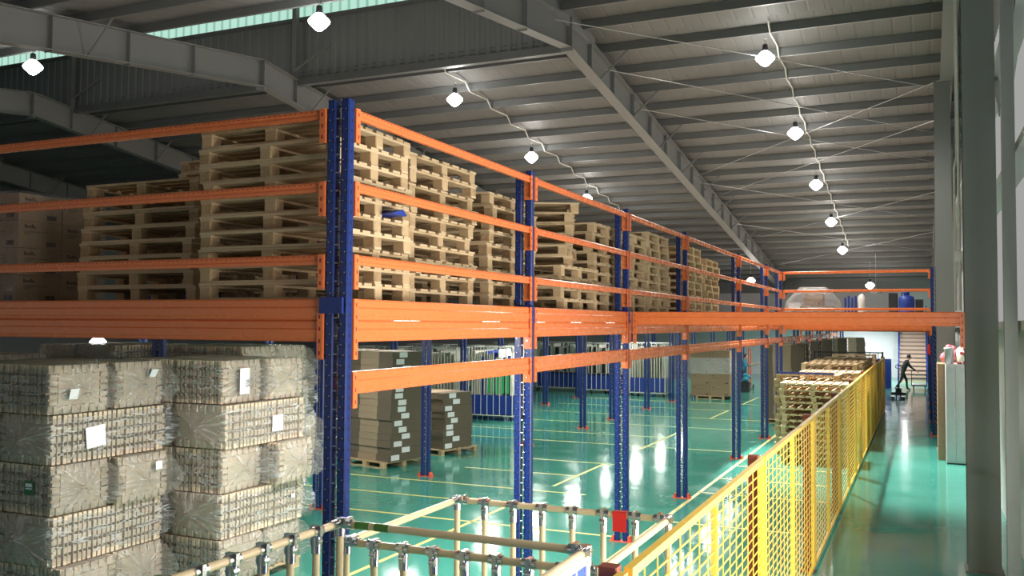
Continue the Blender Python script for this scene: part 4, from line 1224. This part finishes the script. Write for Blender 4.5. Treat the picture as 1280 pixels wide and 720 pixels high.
# hanging work lamp below the deck and tube lights under the deck
t = thing('work_lamp', 'very bright bulb hanging below the deck behind the wrapped bundles', 'lamp', (-12.42,10.95,2.66))
m = MB(); m.lathe([(.001,-.27),(.09,-.25),(.125,-.15),(.125,.10),(.07,.16),(.001,.17)],n=14); m.build('bulb', emit('bulb_glow',(1,1,1),30.,False), t)
m = MB(); m.tube((0,0,.16),(0,0,.56),.02,8); m.build('holder', DARK, t)
light('POINT','work_light',(-12.1,10.7,2.45),60,(1,1,1),.1)
def make_tube():
    t = thing('hanging_tube_light', 'prototype tube label goes here', 'tube light')
    m = MB(); m.tube((-.07,-.6,-.05),(-.07,.6,-.05),.028,8); m.tube((.07,-.6,-.05),(.07,.6,-.05),.028,8); m.build('tube', TUBEE, t)
    m = MB(); m.box(-.12,-.62,-.025,.12,.62,.0); m.box(-.11,-.64,-.08,.11,-.60,0); m.box(-.11,.60,-.08,.11,.64,0); m.build('batten', CAGEW, t)
    return t
TB = Placer(make_tube())
for k, (x, y) in enumerate(((-4.7,7.4),(-5.3,10.9))):  # tubes added to brighten the wrapped bundles
    TB.put((x,y,DT-.055), 0, 'added white tube light under the deck beside the wrapped bundles, %s from the corner' % ORD[k], 'added tube lights by the bundles')
    o = light('AREA','tube_area',(x,y,DT-.16),170,(1,.98,.95)); o.data.shape = 'RECTANGLE'; o.data.size = .12; o.data.size_y = 1.2
for X, w in ((-5.7,'behind the aisle row'),(-11.3,'behind the second row')):
    for k, y in enumerate((14.4,18.8,23.5,27,30.5,34.4,38.2,42.2,46.2,50.2)):
        TB.put((X,y,DT-.055), 0, 'white tube light under the deck %s, %s one back' % (w, ORD[k]), 'tube lights under the deck')
        o = light('AREA','tube_area',(X,y,DT-.16),95,(1,.96,.90)); o.data.shape = 'RECTANGLE'; o.data.size = .25; o.data.size_y = 1.2
for k, (x, y) in enumerate(((-1.9,33),(-1.9,46.5),(-1.9,51.5),(-.9,53.6),(-3.2,56.3))):  # rearmost tube added to brighten the far wall
    TB.put((x,y,DT-.07), 0, 'white tube light under the far bridge over the aisle, %s from the camera' % ORD[k], 'tube lights under the bridge')
    o = light('AREA','tube_area',(x,y,DT-.16),[12,90,300,260,230][k],(.97,.98,1)); o.data.shape = 'RECTANGLE'; o.data.size = .12; o.data.size_y = 1.2

# ------------------------------------------------------------------ people
def figure(label, loc, rz, J, cols, hair_col, look=(1,0)):
    """one continuous skinned body; J gives joints in metres, the figure faces +x"""
    V, E, R_ = [], [], []
    def v(p, r, par=None):
        V.append(Vector(p)); R_.append(r)
        if par is not None: E.append((par, len(V)-1))
        return len(V)-1
    pel = v(J['pelvis'], (.135,.15)); wa = v(Vector(J['pelvis']).lerp(Vector(J['chest']),.5), (.115,.14), pel)
    ch = v(J['chest'], (.125,.17), wa); nk = v(J['neck'], (.055,.055), ch)
    H = Vector(J['head']); hd = v(H-Vector((0,0,.055)), (.075,.068), nk); hm = v(H+Vector((.012,0,.03)), (.095,.078), hd); ht = v(H+Vector((0,0,.09)), (.07,.062), hm)
    ns = v(H+Vector((.105,0,-.005)), (.014,.014), hm)
    for e in (-1,1): v(H+Vector((.0,e*.082,.005)), (.020,.010), hm)
    for s in ('l','r'):
        sg = 1 if s == 'l' else -1
        sh = v(J['sh_'+s], (.062,.062), ch); el = v(J['el_'+s], (.045,.045), sh); wr = v(J['wr_'+s], (.030,.034), el)
        d = (Vector(J['wr_'+s])-Vector(J['el_'+s])).normalized(); side = Vector((-d.y,d.x,0)); side = side.normalized() if side.length > .1 else Vector((0,1,0))
        pm = v(Vector(J['wr_'+s])+d*.07, (.022,.040), wr)
        base = V[pm]
        for k, (o, L) in enumerate(((-.030,.062),(-.010,.072),(.010,.068),(.030,.052))):
            a = v(base+d*.035+side*o, (.010,.010), pm); b = v(V[a]+d*L*.55+Vector((0,0,-.012)), (.009,.009), a); v(V[b]+d*L*.30+Vector((0,0,-.026)), (.007,.007), b)
        a = v(Vector(J['wr_'+s])+d*.045+side*(-sg)*.045, (.012,.012), wr); v(V[a]+d*.04+side*(-sg)*.012, (.009,.009), a)
        hp = v(J['hip_'+s], (.095,.095), pel); kn = v(J['kn_'+s], (.062,.062), hp); an = v(J['an_'+s], (.042,.042), kn)
        he = v(Vector(J['an_'+s])+Vector((-.02,0,-.045)), (.045,.042), an); v(Vector(J['an_'+s])+Vector((.15,0,-.055)), (.032,.042), an)
    me = bpy.data.meshes.new('person'); me.from_pydata(V, E, []); o = bpy.data.objects.new('person', me); COL.objects.link(o)
    sk = o.modifiers.new('skin','SKIN')
    for i, r in enumerate(R_):
        me.skin_vertices[0].data[i].radius = r; me.skin_vertices[0].data[i].use_root = (i == 0)
    ss = o.modifiers.new('sub','SUBSURF'); ss.levels = 2; ss.render_levels = 2
    dg = bpy.context.evaluated_depsgraph_get(); dg.update()
    m2 = bpy.data.meshes.new_from_object(o.evaluated_get(dg)); o.modifiers.clear(); o.data = m2
    m2.materials.clear()
    for c in cols: m2.materials.append(c)       # skin, shirt, trousers, shoes
    wl = (Vector(J['wr_l']), Vector(J['wr_r'])); es = (Vector(J['el_l']), Vector(J['el_r']))
    for f in m2.polygons:
        c = f.center; f.use_smooth = True
        mi = 1
        if c.z < J['pelvis'][2]+.02: mi = 2
        if c.z < .095: mi = 3
        if c.z > J['neck'][2]+.005: mi = 0
        for w, e in zip(wl, es):
            if (c-w).length < .15 and (c-w).dot((w-e).normalized()) > -.02: mi = 0
        f.material_index = mi
    o.location = loc; o.rotation_euler = (0,0,rz)
    tag(o, label, 'person')
    m = MB(); prof = [(.001,.105),(.05,.098),(.082,.07),(.098,.03),(.099,.0),(.092,-.04),(.08,-.06)]
    m.lathe(prof, (H.x-.014, H.y, H.z+.035), 18)
    keep = [f for f in m.f if not (sum(m.v[i][0] for i in f)/len(f) > H.x+.045 and sum(m.v[i][2] for i in f)/len(f) < H.z+.085)]
    m.f = keep; m.m = [0]*len(keep); m.s = [True]*len(keep)
    m.build('hair', plain('hair_%d'%len(LABELS), hair_col, .5), o)
    m = MB()
    for e in (-1,1): m.ball((H.x+.083, e*.032, H.z+.028), .012, 8)
    m.build('eyes', DARK, o)
    m = MB(); m.box(H.x+.078,-.024,H.z-.050,H.x+.086,.024,H.z-.043); m.build('mouth', plain('lips_%d'%len(LABELS),(.30,.10,.08),.5), o)
    return o
BLK = plain('black_cloth', (.018,.02,.024), .8); BLK2 = plain('dark_trousers', (.02,.022,.028), .8); SHOE = plain('dark_shoes',(.015,.015,.017),.6)
figure('person in dark clothes walking bent forward, arms out towards a low trolley', (-.88,47.6,0), .15,
  dict(pelvis=(0,0,.90),chest=(.17,0,1.30),neck=(.25,0,1.46),head=(.31,0,1.58),sh_l=(.20,.20,1.38),sh_r=(.20,-.20,1.38),el_l=(.36,.22,1.12),el_r=(.38,-.20,1.10),
       wr_l=(.57,.16,.98),wr_r=(.58,-.16,.96),hip_l=(.01,.10,.86),hip_r=(.01,-.10,.86),kn_l=(.19,.11,.50),kn_r=(-.08,-.11,.48),an_l=(.22,.11,.088),an_r=(-.34,-.11,.10)),
  [SKIN, BLK, BLK2, SHOE], (.012,.011,.012))
TEAL = plain('teal_cloth', (.03,.16,.24), .8)
figure('person in a dark teal top standing behind the fifth upright, looking at a tan board', (-7.64,43.6,0), -.1,
  dict(pelvis=(0,0,.93),chest=(.03,0,1.32),neck=(.05,0,1.48),head=(.085,0,1.60),sh_l=(.03,.20,1.40),sh_r=(.03,-.20,1.40),el_l=(.10,.25,1.13),el_r=(.12,-.24,1.13),
       wr_l=(.33,.14,1.22),wr_r=(.34,-.13,1.22),hip_l=(0,.10,.88),hip_r=(0,-.10,.88),kn_l=(.05,.11,.49),kn_r=(.02,-.12,.48),an_l=(.0,.12,.088),an_r=(-.03,-.13,.088)),
  [SKIN, TEAL, plain('navy_cloth',(.02,.03,.06),.8), SHOE], (.01,.009,.009))
m = MB(); m.chbox(-.16,-.22,-.012,.16,.22,.012,.02)
o = m.build('tan_board', KRAFTL, None, (-7.64+.52,43.6-.05,1.24)); o.rotation_euler = (0,-.5,-.1)
tag(o, 'tan cardboard sheet held up by the worker behind the fifth upright', 'board')
t = thing('hand_truck', 'orange hand truck standing upright next to the worker in teal', 'hand truck', (-7.62,45.0,0))
m = MB()
for s in (-1,1): m.obar((s*.05,0,.08),(s*.05,0,1.95),.05,.05)
for z in (.3,.8,1.3,1.9): m.obar((-.05,0,z),(.05,0,z),.03,.03)
m.build('frame', plain('red_orange_frame',(.62,.10,.03),.4), t)
m = MB(); m.box(-.20,-.28,.02,.20,.0,.035); m.build('toe_plate', DARK, t)
for s in (-1,1):
    m = MB(); m.lathe([(.001,-.025),(.10,-.025),(.12,0),(.10,.025),(.001,.025)],(s*.16,.08,.12),14,0,'x'); m.build('wheel', DARK, t)
m = MB(); m.ball((0,0,.14),.15,12,0,.9); m.ball((.10,.05,.25),.12,12,0,.9); m.ball((-.05,.03,.33),.10,12)
tag(m.build('cloth_bundle', plain('teal_bundle',(.02,.22,.30),.7,bump=.5,bscale=14), None, (-7.42,42.8,.45)), 'teal cloth bundle on a dark bin beside the orange hand truck', 'cloth bundle')
m = MB(); m.chbox(-.28,-.22,0,.20,.22,.45,.04); m.box(-.30,-.24,.42,.22,.24,.45)
tag(m.build('dark_bin', DARK, None, (-7.44,42.8,0)), 'dark bin on the floor under the teal cloth bundle', 'bin')

# ------------------------------------------------------------------ daylight, camera
w = bpy.data.worlds.new('world'); SC.world = w; w.use_nodes = True
bg = w.node_tree.nodes['Background']; bg.inputs[0].default_value = (.95,.95,1.,1); bg.inputs[1].default_value = .34
cam = bpy.data.cameras.new('camera'); co = bpy.data.objects.new('camera', cam); COL.objects.link(co)
cam.sensor_fit = 'HORIZONTAL'; cam.sensor_width = 36.; cam.lens = 36*1139.1/1280; cam.clip_end = 200
yaw, pit, rol = math.radians(24.22), math.radians(2.22), math.radians(.33)
f = Vector((-math.sin(yaw)*math.cos(pit), math.cos(yaw)*math.cos(pit), math.sin(pit)))
r = Vector((math.cos(yaw), math.sin(yaw), 0)); u = r.cross(f)
r2 = r*math.cos(rol)+u*math.sin(rol); u2 = -r*math.sin(rol)+u*math.cos(rol)
M = Matrix((r2, u2, -f)).transposed().to_4x4(); M.translation = Vector((0,0,3.1))
co.matrix_world = M; SC.camera = co
vs_ = SC.view_settings
SC.display_settings.display_device = 'sRGB'
vs_.view_transform = 'Standard'; vs_.look = 'None'; vs_.gamma = 1; vs_.exposure = 0.0; vs_.use_curve_mapping = False
SC.cycles.max_bounces = 8; SC.cycles.transparent_max_bounces = 24; SC.cycles.diffuse_bounces = 4; SC.cycles.glossy_bounces = 4
SC.cycles.sample_clamp_indirect = 4; SC.cycles.sample_clamp_direct = 30; SC.cycles.blur_glossy = 1.0; SC.cycles.caustics_reflective = False; SC.cycles.caustics_refractive = False
